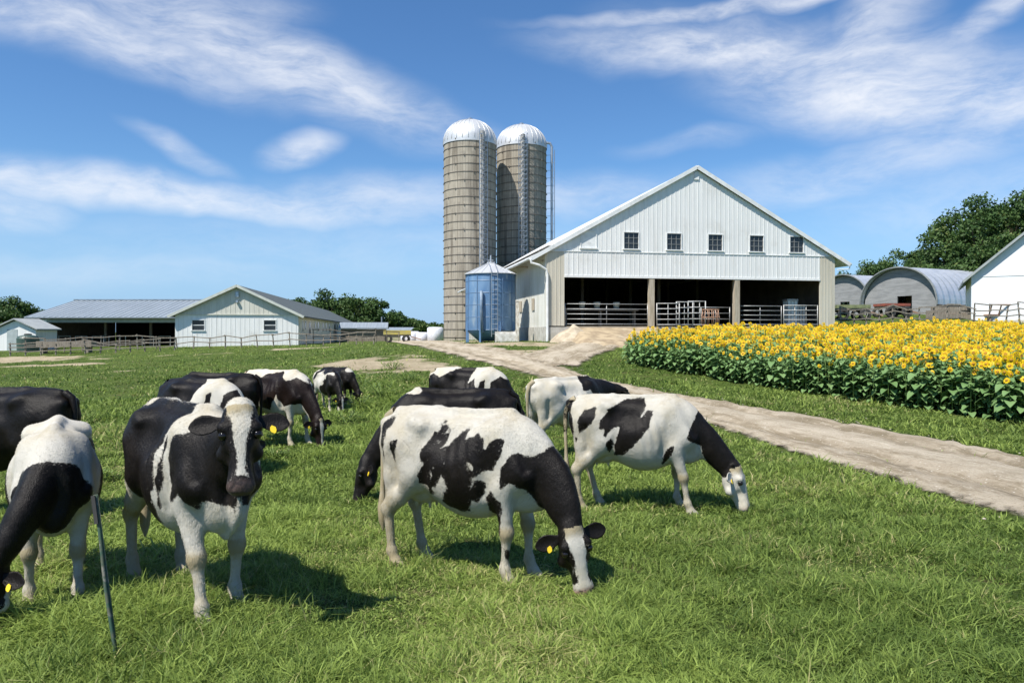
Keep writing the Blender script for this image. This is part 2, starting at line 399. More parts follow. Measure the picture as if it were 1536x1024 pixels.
# stones lying along the road edge: one heap of uncountable gravel
r = np.random.default_rng(5); mb = MB()
for side in (RA, RB):
    for i in range(150):
        q_ = side[r.integers(10, 235)] + r.normal(0, .28, 2); s = r.uniform(.008, .028)
        z = g1(*q_) + .035
        vs = [(q_[0]+s*a*r.uniform(.6,1.3), q_[1]+s*b2*r.uniform(.6,1.3), z+s*c*r.uniform(.4,.8)) for a, b2, c in ((1,0,0),(0,1,0),(-1,0,0),(0,-1,0),(0,0,1),(0,0,-1))]
        mb.add(vs, [(0,1,4),(1,2,4),(2,3,4),(3,0,4),(1,0,5),(2,1,5),(3,2,5),(0,3,5)])
tag(mb.build('gravel', surf('loose_stone', (.40,.36,.29), (.27,.24,.19), 20, .9), fix=False), 'loose pale stones scattered along both edges of the dirt road', 'gravel', kind='stuff')

# grass blades, density falling with distance
def grass_mat(name, dark, lite, dry):
    m, k, b, o = newmat(name)
    at = k.n('ShaderNodeAttribute', attribute_name='tint'); hh = k.n('ShaderNodeAttribute', attribute_name='along')
    c = k.mix((at, 2), dark, lite)
    c = k.mix(k.ramp((at, 2), 1.0, 1.6), c, dry)
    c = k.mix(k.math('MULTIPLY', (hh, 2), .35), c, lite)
    setc(k, b, c); b.inputs['Roughness'].default_value = .62; b.inputs['Specular IOR Level'].default_value = .32
    tl = k.n('ShaderNodeBsdfTranslucent'); k.nt.links.new(c.outputs[2], tl.inputs[0])
    mx = k.n('ShaderNodeMixShader', {0: .36, 1: b, 2: tl}); k.nt.links.new(mx.outputs[0], o.inputs[0])
    return m
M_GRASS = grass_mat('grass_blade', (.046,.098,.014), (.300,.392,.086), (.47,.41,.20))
FIELD = None
def blades(name, x, y, H, Wd, tint, rs, label, levels=3, lean=1.25):
    n = len(x); z = gz(x, y) + (fbm(x*.8, y*.8, 0, 3)-.5)*.06*np.clip(1-np.hypot(x,y)/40, 0, 1) - .01
    a = rs.uniform(0, 2*np.pi, n); dx, dy = np.cos(a), np.sin(a)
    ln = rs.uniform(.15, 1.0, n)*lean; tw = a + np.pi/2 + rs.normal(0, .5, n); wx, wy = np.cos(tw), np.sin(tw)
    ts = np.linspace(0, 1, levels); Vs = []; al = []; curl = rs.normal(0, 1.5, n)
    for t in ts:
        off = H*ln*1.25*t**1.5; zz = z + H*(t - .55*ln*t**2.4); dx, dy = np.cos(a+curl*t), np.sin(a+curl*t)
        w = Wd*.5*(1-t)**.6*(1 if t < .99 else 0) + Wd*.04
        for s in (-1, 1):
            Vs.append(np.stack([x+dx*off+wx*w*s, y+dy*off+wy*w*s, zz], -1)); al.append(np.full(n, t))
    V = np.stack(Vs, 1).reshape(-1, 3); L = levels*2
    base = np.arange(n)[:, None]*L
    q = np.concatenate([base + np.array([2*i, 2*i+1, 2*i+3, 2*i+2])[None] for i in range(levels-1)], 1).reshape(-1, 4)
    return tag(npmesh(name, V, q, M_GRASS, smooth=True, attrs={'tint': np.repeat(tint, L), 'along': np.stack(al, 1).ravel()}), label, 'grass', kind='stuff')
def scatter(n, d0, d1, seed, amax=47):
    rs = np.random.default_rng(seed)
    d = np.exp(rs.uniform(math.log(d0), math.log(d1), n)); a = np.radians(rs.uniform(-amax, amax, n))
    return d*np.sin(a), d*np.cos(a), d, rs
def on_road(x, y, shrink=True):
    return inpoly(x, y, ROADPOLY) | inpoly(x, y, YARDPOLY)
def grass_field(name, n, d0, d1, seed, label, levels, hs=1.0):
    x, y, d, rs = scatter(n, d0, d1, seed)
    keep = ~(on_road(x, y) & (rs.random(n) > .012))
    keep &= (bare(x, y) < .05) | (rs.random(n) < .04)
    keep &= ~inpoly(x, y, FIELDPOLY) | (rs.random(n) < .1)
    keep &= ~inpoly(x, y, BUILT)
    cl = fbm(x*1.3, y*1.3, 4.0, 3); big = fbm(x*.28, y*.28, 8.0, 3); fine = fbm(x*5, y*5, 2., 2)
    keep &= rs.random(n) < .55 + 1.0*cl
    keep &= (fbm(x*1.4+31, y*1.4, 20., 4) < .64) | (rs.random(n) < .4)
    x, y, d, cl, big, fine = [q[keep] for q in (x, y, d, cl, big, fine)]; n = len(x)
    sc = np.clip(d/5.5, 1, 5)
    H = rs.uniform(.030, .110, n)*np.clip(2.6*cl-.42, .42, 1.9)*1.1*(1+.16*(sc-1))*hs*(1+.5*(fine > .6))
    Wd = rs.uniform(.0045, .0115, n)*np.where(rs.random(n) < .10, 1.9, 1)*sc**.92
    tint = np.clip(.02 + rs.random(n)**1.5*.98 + (big-.5)*1.2 + (fine-.5)*.6, 0, 1)
    dry = rs.random(n) < np.clip((fbm(x*.7, y*.7, 12., 4)-.56)*1.7 + .035, 0, .6)
    tint = np.where(dry, rs.uniform(1.2, 1.7, n), tint)
    return blades(name, x, y, H, Wd, tint, rs, label, levels)

def tufts(name, nt, per, d0, d1, seed, label, lo=.50):
    """taller tussocks standing out of the grazed sward"""
    x, y, d, rs = scatter(nt, d0, d1, seed)
    keep = ~on_road(x, y) & (bare(x, y) < -.1) & (fbm(x*.55, y*.55, 40., 3) + rs.normal(0, .06, nt) > lo) & ~inpoly(x, y, FIELDPOLY) & ~inpoly(x, y, BUILT)
    x, y, d = x[keep], y[keep], d[keep]; n = len(x); hs = rs.uniform(.5, 1.25, n); gr = rs.uniform(0, .55, n); wd = rs.uniform(.06, .22, n)
    i = np.repeat(np.arange(n), per); m = len(i)
    X = x[i]+rs.normal(0, 1, m)*wd[i]*.5; Y = y[i]+rs.normal(0, 1, m)*wd[i]*.5
    sc = np.clip(d[i]/5.5, 1, 4)
    tint = np.clip(gr[i]+rs.uniform(-.15, .45, m), 0, 1); tint = np.where(rs.random(m) < .04, 1.5, tint)
    return blades(name, X, Y, rs.uniform(.08, .21, m)*hs[i], rs.uniform(.004, .0095, m)*sc**.9, tint, rs, label, 4, 1.0)
# ------------------------------------------------------------------ materials of the farm
def siding(name, c1, c2, dirt, axis, rough=.45, pitch=.305):
    m, k, b, o = newmat(name); v = coords(k)
    sx = {'x': (1,0,0), 'y': (0,1,0)}[axis]
    st = coords(k, (3.0, 3.0, .16))
    c = k.mix(k.ramp(k.noise(st, 1.6, 6, .65), .35, .7), c1, c2)
    c = k.mix(k.math('MULTIPLY', k.ramp(k.noise(v, .5, 6, .6), .52, .8), .55), c, dirt)
    c = k.mix(k.math('MULTIPLY', k.ramp(k.noise(coords(k, (5,5,.10)), 1.3, 5, .7), .54, .72), .5), c, dirt)
    sp = k.n('ShaderNodeSeparateXYZ', {0: v}); w = k.math('MULTIPLY', (sp, 'XYZ'.index(axis.upper())), 1/pitch)
    pid = k.n('ShaderNodeTexWhiteNoise', {'W': k.math('FLOOR', k.math('MULTIPLY', w, 1/3))}, noise_dimensions='1D')
    c = k.mix(k.math('MULTIPLY', pid, .16), c, c2)
    setc(k, b, c); b.inputs['Roughness'].default_value = rough
    bn = k.n('ShaderNodeBump', {'Strength': .25, 'Distance': .02, 'Height': k.noise(st, 2.5, 3)}); k.nt.links.new(bn.outputs[0], b.inputs['Normal'])
    return m
M_WHITE = siding('white_sheet_siding', (.80,.80,.78), (.71,.71,.69), (.50,.47,.41), 'x')
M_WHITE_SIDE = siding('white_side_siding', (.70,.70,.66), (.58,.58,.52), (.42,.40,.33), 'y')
M_BEIGE = siding('beige_siding', (.60,.56,.46), (.50,.46,.37), (.40,.36,.28), 'x', .6)
M_TRIM = surf('white_trim', (.78,.79,.78), (.66,.67,.66), 2, .45, c3=(.5,.5,.47), s3=1.5)
M_CONC = surf('concrete', (.50,.48,.43), (.38,.36,.31), 2.2, .9, .3, c3=(.62,.60,.55), s3=1.2)
M_GALV = surf('galvanised_metal', (.50,.53,.56), (.38,.41,.44), 3, .38, metal=.75, stretch=(1,1,.3))
M_PIPE = surf('gate_pipe', (.40,.41,.41), (.30,.30,.29), 6, .45, metal=.4)
M_WPIPE = surf('white_pipe', (.52,.53,.52), (.36,.35,.33), 7, .5)
M_RUST = surf('rusty_pipe', (.34,.17,.10), (.42,.27,.19), 9, .75)
M_WOOD = surf('weathered_wood', (.27,.235,.19), (.16,.135,.105), 4, .9, .3, stretch=(3,3,.5), c3=(.36,.33,.29), s3=2)
M_POST = surf('pale_post_wood', (.46,.40,.31), (.33,.28,.20), 3, .85, .2, stretch=(4,4,.4))
M_DARK = surf('dark_glass', (.022,.026,.030), (.035,.04,.045), 2, .12)
M_MUNT = surf('muntin_grey', (.26,.27,.27), (.18,.19,.19), 9, .7)
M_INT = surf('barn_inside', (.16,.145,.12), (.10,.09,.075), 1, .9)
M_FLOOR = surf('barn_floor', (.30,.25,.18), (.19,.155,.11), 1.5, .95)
M_SHINGLE = surf('dark_shingle', (.085,.105,.105), (.06,.075,.08), 6, .9, .4, stretch=(1,4,4), c3=(.13,.15,.15), s3=.8)
M_TIN = surf('grey_tin_roof', (.30,.345,.38), (.25,.29,.32), 1.2, .5, metal=.25, stretch=(4,.3,.3), c3=(.36,.39,.41), s3=.7)
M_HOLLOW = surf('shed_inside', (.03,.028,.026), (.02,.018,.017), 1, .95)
TH = R(10.55)

# ------------------------------------------------------------------ main barn (local: x along the front, y back into depth, z=0 at the foundation foot)
BX, BY, BZ = (820-HX)/FPX*45, 45.0, CZ-.72
WB = 19.6; LB = 39.0; FL = 1.05        # width, length, floor level
EV = CZ+4.95-BZ; PK = CZ+10.42-BZ; OT = CZ+3.48-BZ; SLOPE = (PK-EV)/(WB/2)
rake = lambda u: PK - abs(u-WB/2)*SLOPE - .10
barn = thing('cattle_barn', 'big white gabled cattle barn with three open bays and a row of small windows', 'barn', (BX,BY,BZ), TH)
BAYS = [(1.12,6.62),(7.0,12.42),(12.82,18.5)]
WIN = [(2.67,1), (5.45,0), (8.29,0), (11.1,0), (13.97,0), (16.82,0)]
WZ0, WZ1, WH = CZ+5.18-BZ, CZ+6.2-BZ, .48
mb = MB(); T0 = .10
cuts = sorted({0, WB, WB/2, 1.12, 18.5} | {c+s*WH for c, _ in WIN for s in (-1,1)})
for a, b_ in zip(cuts[:-1], cuts[1:]):
    inw = any(abs((a+b_)/2-c) < WH for c, _ in WIN)
    z0 = OT if 1.12 <= (a+b_)/2 <= 18.5 else 3.0
    if z0 == 3.0: z0 = EV
    segs = [(z0, WZ0), (WZ1, None)] if inw else [(z0, None)]
    for s0, s1 in segs:
        ta, tb_ = (rake(a), rake(b_)) if s1 is None else (s1, s1)
        mb.prism([(a,s0),(b_,s0),(b_,tb_),(a,ta)], 0, T0)
def ribs(mb, u0, u1, zlo, zhi, y=-.017, w=.032, pitch=.305, skip=()):
    u = u0
    while u <= u1:
        seg = [(zlo(u), zhi(u))]
        for (a, b_, c, d) in skip:
            if a-.03 < u < b_+.03:
                seg = [(seg[0][0], c), (d, seg[0][1])]
        for s0, s1 in seg:
            if s1-s0 > .08: mb.box(u-w/2, u+w/2, y, -.001, s0, s1-.03)
        u += pitch
ribs(mb, .15, WB-.1, lambda u: OT+.01 if 1.1 < u < 18.5 else EV, rake, skip=[(c-WH-.06, c+WH+.06, WZ0-.1, WZ1+.06) for c, _ in WIN])
mb.box(0, WB, -.035, -.002, EV-.02, EV+.03)     # seam flashing
mb.box(1.12, 18.5, -.04, T0, OT-.14, OT-.003)
mb.build('front_wall', M_WHITE, barn)
for a, b_ in ((.0,1.12),(18.5,WB)):
    mb = MB(); mb.box(a+.003, b_-.003, .0, T0, FL+.02, EV-.025)
    ribs(mb, a+.12, b_-.05, lambda u: FL+.03, lambda u: EV-.02, pitch=.24)
    mb.build('corner_panel', M_BEIGE, barn)
for sgn, u in ((-1,0.0),(1,WB)):
    mb = MB(); mb.box(u-.05, u+.05, T0+.003, LB, FL*.0+1.0, EV+.02)
    if sgn < 0:
        y = .3
        while y < LB: mb.box(u-.075, u-.051, y, y+.045, 1.02, EV); y += .305
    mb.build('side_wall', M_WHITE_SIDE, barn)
    MB().box(u-sgn*.07, u-sgn*.052, T0+.03, LB-.12, FL+.01, EV-.2).build('added_dark_lining', M_INT, barn)  # dark sheet added over the white inner wall face to keep the bays dim
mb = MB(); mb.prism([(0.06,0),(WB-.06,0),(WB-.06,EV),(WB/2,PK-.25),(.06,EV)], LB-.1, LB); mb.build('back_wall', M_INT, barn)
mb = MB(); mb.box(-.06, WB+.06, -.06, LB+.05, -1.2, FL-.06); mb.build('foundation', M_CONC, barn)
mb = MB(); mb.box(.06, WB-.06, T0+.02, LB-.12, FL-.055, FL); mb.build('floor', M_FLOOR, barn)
mb = MB()
for sgn in (-1, 1):
    x0 = WB/2; x1 = WB/2 + sgn*(WB/2+1.0); z1 = PK-abs(x1-WB/2)*SLOPE
    mb.prism([(x0,PK-.02),(x1,z1-.02),(x1,z1+.12),(x0,PK+.12)], -.15, LB+.4)
roof = mb.build('roof', M_TRIM, barn)
mb = MB()
for sgn in (-1, 1):
    x0 = WB/2; x1 = WB/2 + sgn*(WB/2+1.02); z1 = PK-abs(x1-WB/2)*SLOPE
    mb.bar((x0,-.18,PK+.03),(x1,-.18,z1+.03), .05, .24)
mb.build('rake_trim', M_TRIM, roof)
mb = MB(); mb.box(.1, WB-.1, T0+.02, LB-.2, EV+.3, EV+.34)
y = 2.5
while y < LB:
    mb.box(.1, WB-.1, y, y+.2, EV-.15, EV+.29); y += 4.2
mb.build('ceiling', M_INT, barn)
ge = PK-(WB/2+1.0)*SLOPE
mb = MB()
for u in (-1.08, WB+1.08): mb.tube([(u,-.15,ge+.05),(u,LB+.3,ge+.05)], .085, 8)
mb.tube([(WB+1.05,-.1,ge-.02),(WB+1.0,-.1,ge-.25),(WB+.1,-.12,ge-.32)], .035, 6)
mb.build('gutter', M_TRIM, barn)
mb = MB(); mb.tube([(-1.05,-.2,ge+.0),(-1.0,-.2,ge-.22),(-.5,-.2,ge-.36),(-.06,-.13,ge-.62),(.02,-.12,ge-.9),(.02,-.12,.1)], .075, 8); mb.build('downspout', M_TRIM, barn)
mb = MB()
for i in range(9):
    y = .6+i*4.7; MB().bar((-.9,y,ge+.02),(-.03,y,EV-.55), .06, .1).build('eave_bracket', M_POST, barn)
for u in (6.81, 12.62):
    mb = MB(); mb.box(u-.17, u+.17, -.02, .3, FL-.01, OT-.14); mb.box(u-.21, u-.171, .02, .26, FL-.01, FL+1.5); mb.build('post', M_POST, barn)
mb = MB()
for u in (4, 9.7, 15.4):
    for y in (6, 12, 18, 24, 30):
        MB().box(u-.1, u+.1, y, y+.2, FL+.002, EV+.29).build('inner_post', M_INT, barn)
for c, closed in WIN:
    f = MB()
    for a, b_, z0, z1 in ((c-WH-.05,c+WH+.05,WZ1-.005,WZ1+.05),(c-WH-.05,c-WH+.005,WZ0,WZ1-.005),(c+WH-.005,c+WH+.05,WZ0,WZ1-.005)):
        f.box(a, b_, -.04, .07, z0, z1)
    if not closed:
        for i in (1,2): f.box(c-WH+i*WH*2/3-.014, c-WH+i*WH*2/3+.014, .015, .05, WZ0+.01, WZ1-.01, 1)
        for i in (1,2): f.box(c-WH+.01, c+WH-.01, .018, .047, WZ0+i*(WZ1-WZ0)/3-.014, WZ0+i*(WZ1-WZ0)/3+.014, 1)
    fo = f.build('window', [M_TRIM, M_MUNT], barn)
    if closed: fo['label'] = 'window boarded over with white sheet'
    MB().box(c-WH, c+WH, .052 if not closed else -.01, .08, WZ0, WZ1).build('pane' if not closed else 'shutter', M_DARK if not closed else M_TRIM, fo)
    MB().box(c-WH-.09, c+WH+.09, -.09, .06, WZ0-.07, WZ0-.002).build('sill', M_TRIM, fo)
MB().box(.02, .9, -.005, .0, .0, .0) if False else None
MB().prism([(WB/2-.16,PK-.75),(WB/2+.16,PK-.75),(WB/2+.16,PK-.35),(WB/2,PK-.18),(WB/2-.16,PK-.35)], -.06, -.003).build('gable_vent', M_TRIM, barn)
# lower dado of pale blocks along the left wall and two shut hatches
mb = MB(); mb.box(-.10, -.052, .4, LB-.5, -.2, 1.0); mb.build('block_dado', M_CONC, barn)
for y in (3.2, 7.5):
    MB().box(-.115, -.078, y, y+.7, 2.1, 2.9).build('hatch', M_POST, barn)
def Bw(u, v, z=0):
    c, s = math.cos(TH), math.sin(TH); return (BX+u*c-v*s, BY+u*s+v*c, BZ+z)

# gates in the open bays
def gate(name, label, u0, u1, v, z0, z1, nr, nb, mat=M_PIPE, rz=0, r=.026, group=None):
    L = u1-u0; t = thing(name, label, 'gate', Bw(u0, v, z0), TH+rz, group); H = z1-z0
    
    for x in (0, L): MB().tube([(x,0,0),(x,0,H)], r*1.2, 6).build('end_post', mat, t, True)
    for i in range(nr):
        z = .08+(H-.1)*i/(nr-1); MB().tube([(0,0,z),(L,0,z)], r, 6).build('rail', mat, t, True)
    for i in range(nb):
        x = L*(i+1)/(nb+1); MB().tube([(x,.03,.08),(x,.03,H-.02)], r*.8, 6).build('upright', mat, t, True)
    return t
gate('metal_gate', 'long shut pipe gate across the left bay of the barn', 1.2, 6.6, .18, FL+.05, FL+1.4, 5, 1)
gate('metal_gate', 'dull pipe gate at the left half of the right barn bay', 12.9, 15.9, .3, FL+.05, FL+1.35, 5, 1)
gate('metal_gate', 'bright white pipe gate at the right end of the barn bays', 16.0, 18.45, .18, FL+.05, FL+1.4, 5, 2, M_WPIPE, r=.026)
gate('metal_gate', 'bent white panel leaning first at the left of the middle bay', 7.1, 8.5, -.1, FL+.02, FL+1.45, 5, 1, M_WPIPE, R(-14), .027)
gate('metal_gate', 'narrow white pipe panel stacked in the centre of the middle bay', 8.3, 9.5, -.35, FL+.02, FL+1.55, 5, 1, M_WPIPE, R(9), .026)
gate('metal_gate', 'tall white pipe panel nearest the round feeder', 9.2, 10.3, -.1, FL+.02, FL+1.6, 5, 2, M_WPIPE, R(-10), .027)
gate('metal_gate', 'dark gate set back behind the round feeder', 10.4, 12.4, .6, FL+.02, FL+1.25, 4, 1)
t = thing('hay_feeder', 'rusty round hay feeder ring standing beside the stacked gate panels', 'feeder', Bw(10.6, -.35, FL), TH)
mb = MB()
for z in (.08,.55,1.05):
    mb.tube([(.55*math.cos(a),.42*math.sin(a),z) for a in np.linspace(0, 2*math.pi, 25)], .03, 6, cap=False)
mb.build('ring', M_RUST, t, True)
mb = MB()
for a in np.linspace(0, 2*math.pi, 12, endpoint=False):
    mb.tube([(.55*math.cos(a),.42*math.sin(a),.05),(.58*math.cos(a),.45*math.sin(a),.6),(.5*math.cos(a),.38*math.sin(a),1.07)], .022, 6)
mb.build('hoop_bar', M_RUST, t, True)
# things seen inside the barn
M_TOTE = surf('pale_plastic', (.66,.72,.70), (.55,.62,.60), 3, .5)
def tote(u, v, z, w, h, label):
    t = thing('storage_tote', label, 'tote', Bw(u, v, FL+z), TH, 'plastic totes inside the barn')
    MB().box(0, w, 0, w*.8, .1, h*.93).build('tank', M_TOTE, t)
    mb = MB()
    for i in range(4): mb.box(-.02+i*(w+.0)/3, .02+i*(w+.0)/3, -.03, -.004, 0.1, h*.93)
    mb.box(-.04, w+.04, -.04, w*.8+.04, h*.93, h); mb.box(-.04, w+.04, -.04, w*.8+.04, 0, .1); mb.build('cage', M_PIPE, t)
    return t
tote(16.9, 1.2, 0, .72, 1.85, 'tall pale tote standing inside the right bay')
tote(17.75, 1.5, 0, .62, 1.5, 'lower pale tote standing beside the tall one in the right bay')
for i, (u, lab) in enumerate(((2.7,'pale salt tub at the left end of the feed rail'),(3.7,'pale salt tub in the middle of the feed rail'),(5.0,'pale salt tub at the right end of the feed rail'))):
    t = thing('feed_tub', lab, 'tub', Bw(u, 1.6, FL+1.15), TH, 'feed tubs inside the left bay')
    MB().lathe([(0,0),(.17,0),(.22,.36),(.235,.36),(.235,.4),(.2,.4),(.16,.05),(0,.05)], 16).build('tub', M_TOTE, t, True)
t = thing('feed_rail', 'long feed trough rail carrying pale tubs inside the left bay', 'trough', Bw(1.4, 1.3, FL), TH)
MB().box(0, 5, 0, .6, 1.0, 1.15).build('trough', M_WOOD, t)
for x in (.2, 2.5, 4.8): MB().box(x-.05, x+.05, .1, .5, 0, .998).build('leg', M_WOOD, t)

# earth ramp up to the barn floor
n = 40; us = np.linspace(.55, 8.6, n); vs_ = np.linspace(-.07, -6.2, 26)
U, Vv = np.meshgrid(us, vs_, indexing='ij'); P = [Bw(a, b_) for a, b_ in zip(U.ravel(), Vv.ravel())]
x = np.array([p[0] for p in P]); y = np.array([p[1] for p in P])
gh = gz(x, y); e = np.clip(np.minimum((U.ravel()-.55)/1.0, (8.6-U.ravel())/1.6), 0, 1); e = e*e*(3-2*e)
t = np.clip(1+Vv.ravel()/6.0, 0, 1); t = t*t*(3-2*t)*.55 + t*.45
z = gh - .03 + np.maximum(BZ+FL-.04-gh, 0)*t*e + (fbm(x*1.5, y*1.5, 3.)-.5)*.12*np.minimum(1, (1-t)*4)*e
i = np.arange(U.size).reshape(n, 26); q = np.stack([i[:-1,:-1], i[:-1,1:], i[1:,1:], i[1:,:-1]], -1).reshape(-1,4)
M_EARTH = surf('bare_earth', (.40,.315,.20), (.25,.19,.12), 1.8, .95, 1.0, c3=(.50,.43,.31), s3=.7)
struct(npmesh('earth_ramp', np.stack([x,y,z],-1), q, M_EARTH, smooth=True), 'sloping earth ramp up to the barn floor')
# pale heap at the barn corner
r = np.random.default_rng(11); n = 30; mb = []
cx, cy, _ = Bw(1.3, -1.5)
aa_, rr_ = np.meshgrid(np.linspace(0, 2*np.pi, n, endpoint=False), np.linspace(0, 1, 12), indexing='xy')
hx = cx + rr_*np.cos(aa_)*1.5; hy = cy + rr_*np.sin(aa_)*1.2
hz = gz(hx.ravel(), hy.ravel()).reshape(hx.shape) - .06 + 1.05*np.clip(1-rr_, 0, 1)**.75*(.8+.5*fbm(hx.ravel()*2.2, hy.ravel()*2.2, 5.).reshape(hx.shape))
i = np.arange(hx.size).reshape(12, n); q = np.stack([i[:-1], np.roll(i,-1,1)[:-1], np.roll(i,-1,1)[1:], i[1:]], -1).reshape(-1,4)
tag(npmesh('lime_heap', np.stack([hx.ravel(),hy.ravel(),hz.ravel()],-1), q, surf('lime', (.48,.41,.30),(.33,.27,.19),2.5,.95,.7), smooth=True), 'pale heap of lime and sand piled at the left front corner of the barn', 'heap')

# ------------------------------------------------------------------ silos
def silo_mat(name):
    m, k, b, o = newmat(name); v = coords(k); sp = k.n('ShaderNodeSeparateXYZ', {0: v})
    a = k.math('MULTIPLY', k.math('ARCTAN2', (sp,1), (sp,0)), 60/(2*math.pi))
    fr = k.math('FRACT', a); seam = k.math('ABSOLUTE', k.math('SUBTRACT', fr, .5))
    idw = k.n('ShaderNodeTexWhiteNoise', {'Vector': k.n('ShaderNodeCombineXYZ', {0: k.math('FLOOR', a), 1: k.math('FLOOR', k.math('MULTIPLY', (sp,2), 1.3))})})
    c = k.mix(k.ramp(k.noise(coords(k, (1,1,.10)), 1.6, 6, .65), .3, .7), (.35,.32,.265), (.235,.21,.17))
    c = k.mix(k.math('MULTIPLY', idw, .40), c, (.47,.42,.33))
    c = k.mix(k.math('MULTIPLY', k.ramp(seam, .42, .5), .6), c, (.13,.11,.085))
    c = k.mix(k.math('MULTIPLY', k.ramp(k.noise(coords(k, (1.6,1.6,.09)), 1.1, 6, .6), .48, .68), .8), c, (.14,.12,.095))
    setc(k, b, c); b.inputs['Roughness'].default_value = .95; b.inputs['Specular IOR Level'].default_value = .2
    bn = k.n('ShaderNodeBump', {'Strength': .5, 'Distance': .04, 'Height': k.ramp(seam, .5, .40)}); k.nt.links.new(bn.outputs[0], b.inputs['Normal'])
    return m
M_STAVE = silo_mat('concrete_staves')
M_DOME = surf('dome_metal', (.60,.61,.61), (.55,.56,.56), 1.5, .42, metal=.35, c3=(.52,.53,.53), s3=.8)
M_HOOP = surf('hoop_steel', (.17,.145,.12), (.11,.095,.08), 5, .7)
M_CHUTE = surf('chute_panel', (.40,.40,.38), (.17,.165,.155), 2.6, .6, stretch=(2,2,.9), c3=(.70,.72,.72), s3=1.6)
def silo(x, y, Rr, zt, dh, label, chute_a, pole):
    zb = g1(x, y)-.15; t = thing('silo', label, 'silo', (x,y,zb), 0, 'twin concrete silos'); H = zt-zb
    MB().lathe([(Rr,0),(Rr,H)], 72).build('stave_wall', M_STAVE, t, True)
    mb = MB(); nh = 25
    for i in range(nh):
        z = .5+i*(H-.6)/(nh-1); mb.lathe([(Rr+.003,z-.045),(Rr+.05,z-.03),(Rr+.05,z+.03),(Rr+.003,z+.045)], 72)
        for j in range(6):
            a = j*math.pi/3 + i*.35; mb.box(*(lambda cx,cy:(cx-.07,cx+.07,cy-.07,cy+.07))((Rr+.05)*math.cos(a),(Rr+.05)*math.sin(a)), z-.07, z+.07)
    mb.build('hoops', M_HOOP, t)
    mb = MB(); prof = [((Rr+.08)*math.cos(a), H+dh*math.sin(a)) for a in np.linspace(0, math.pi/2-.05, 12)]
    mb.lathe([(Rr+.085,H-.35)]+prof+[(0,H+dh)], 56)
    for j in range(28):
        a = 2*math.pi*j/28; pr = [((Rr+.1)*math.cos(e_)*math.cos(a), (Rr+.1)*math.cos(e_)*math.sin(a), H+(dh+.02)*math.sin(e_)) for e_ in np.linspace(0, 1.45, 9)]
        mb.tube(pr, .035, 4)
    d = mb.build('dome', M_DOME, t, True)
    MB().lathe([(.34,H+dh-.05),(.34,H+dh+.22),(.1,H+dh+.34),(0,H+dh+.34)], 14).build('cap_vent', M_GALV, d)
    a = chute_a; cxy = lambda rr: (rr*math.cos(a), rr*math.sin(a))
    mb = MB(); c0 = cxy(Rr+.28); w = .31
    mb.lathe([(w,.0),(w,H+.75),(0,H+.85)], 14, c=c0)
    ch = mb.build('chute', M_CHUTE, t)
    mb = MB(); dx, dy = math.cos(a), math.sin(a); sx, sy = -dy, dx
    for s in (-.52, .52):
        q_ = (dx*(Rr+.62)+sx*s, dy*(Rr+.62)+sy*s); mb.tube([(*q_, 0),(*q_, H+.9)], .045, 5)
    z = .4
    while z < H+.8:
        mb.tube([(dx*(Rr+.72)+sx*-.52, dy*(Rr+.72)+sy*-.52, z),(dx*(Rr+.72)+sx*.52, dy*(Rr+.72)+sy*.52, z)], .03, 4)
        mb.tube([(dx*(Rr+.74)+sx*-.5, dy*(Rr+.74)+sy*-.5, z),(dx*(Rr+.74)+sx*.5, dy*(Rr+.74)+sy*.5, z+.55)], .022, 4); z += .6
    mb.build('ladder', M_GALV, t)
    if pole:
        b = R(-8); px_, py_ = (Rr+.75)*math.cos(b), (Rr+.75)*math.sin(b); mb = MB()
        mb.tube([(px_,py_,0),(px_,py_,H-.1),(px_-.2,py_,H+.35),(px_-1.0,py_,H+.5)], .17, 8)
        for s in (.35,): mb.tube([(px_+s,py_,0),(px_+s,py_,H-.5)], .05, 5)
        z = 1
        while z < H-.6: mb.bar((Rr*math.cos(b),Rr*math.sin(b),z),(px_+.35,py_,z), .05); z += 1.0
        mb.build('filler_pipe', M_GALV, t)
    return t
S1 = (-5.27, 92.0); S2 = (1.25, 97.0)
silo(*S1, 3.28, CZ+281*92/FPX, 2.95, 'nearer left concrete silo with ribbed metal dome', R(-62), False)
silo(*S2, 3.28, CZ+276*97/FPX, 2.9, 'right concrete silo with tall filler pipe on its right side', R(-88), True)

# ------------------------------------------------------------------ blue feed bin
M_BLUE = surf('faded_blue_paint', (.10,.205,.375), (.15,.265,.43), 1.6, .55, c3=(.27,.36,.46), s3=.9, lo3=.56, hi3=.7, stretch=(1.5,1.5,.5))
bx, by = -1.45, 49.6; bz = CZ-.95
t = thing('feed_bin', 'faded blue steel feed bin with pointed metal roof beside the barn', 'feed bin', (bx,by,bz)); BH = CZ+3.85-bz; br = 1.66
mb = MB(); mb.lathe([(0,.30),(br*.5,.32),(br*.985,1.0),(br,1.05),(br,BH)], 48); mb.build('tank', M_BLUE, t, True)
mb = MB()
for z in (1.05,1.9,2.7,3.5,4.3): mb.lathe([(br+.002,z-.03),(br+.02,z),(br+.002,z+.03)], 48)
for j in range(12):
    a = 2*math.pi*j/12; mb.box(*(lambda cx,cy:(cx-.025,cx+.025,cy-.025,cy+.025))((br+.01)*math.cos(a),(br+.01)*math.sin(a)), 1.05, BH)
mb.build('seams', surf('seam_paint', (.085,.16,.28), (.11,.19,.3), 4, .5), t)
mb = MB(); mb.lathe([(br+.1,BH-.04),(br+.1,BH),(.25,BH+.72),(.25,BH+.82),(0,BH+.86)], 40)
for j in range(20):
    a = 2*math.pi*j/20; mb.tube([((br+.09)*math.cos(a),(br+.09)*math.sin(a),BH+.02),(.26*math.cos(a),.26*math.sin(a),BH+.74)], .02, 4)
rf = mb.build('roof', M_DOME, t)
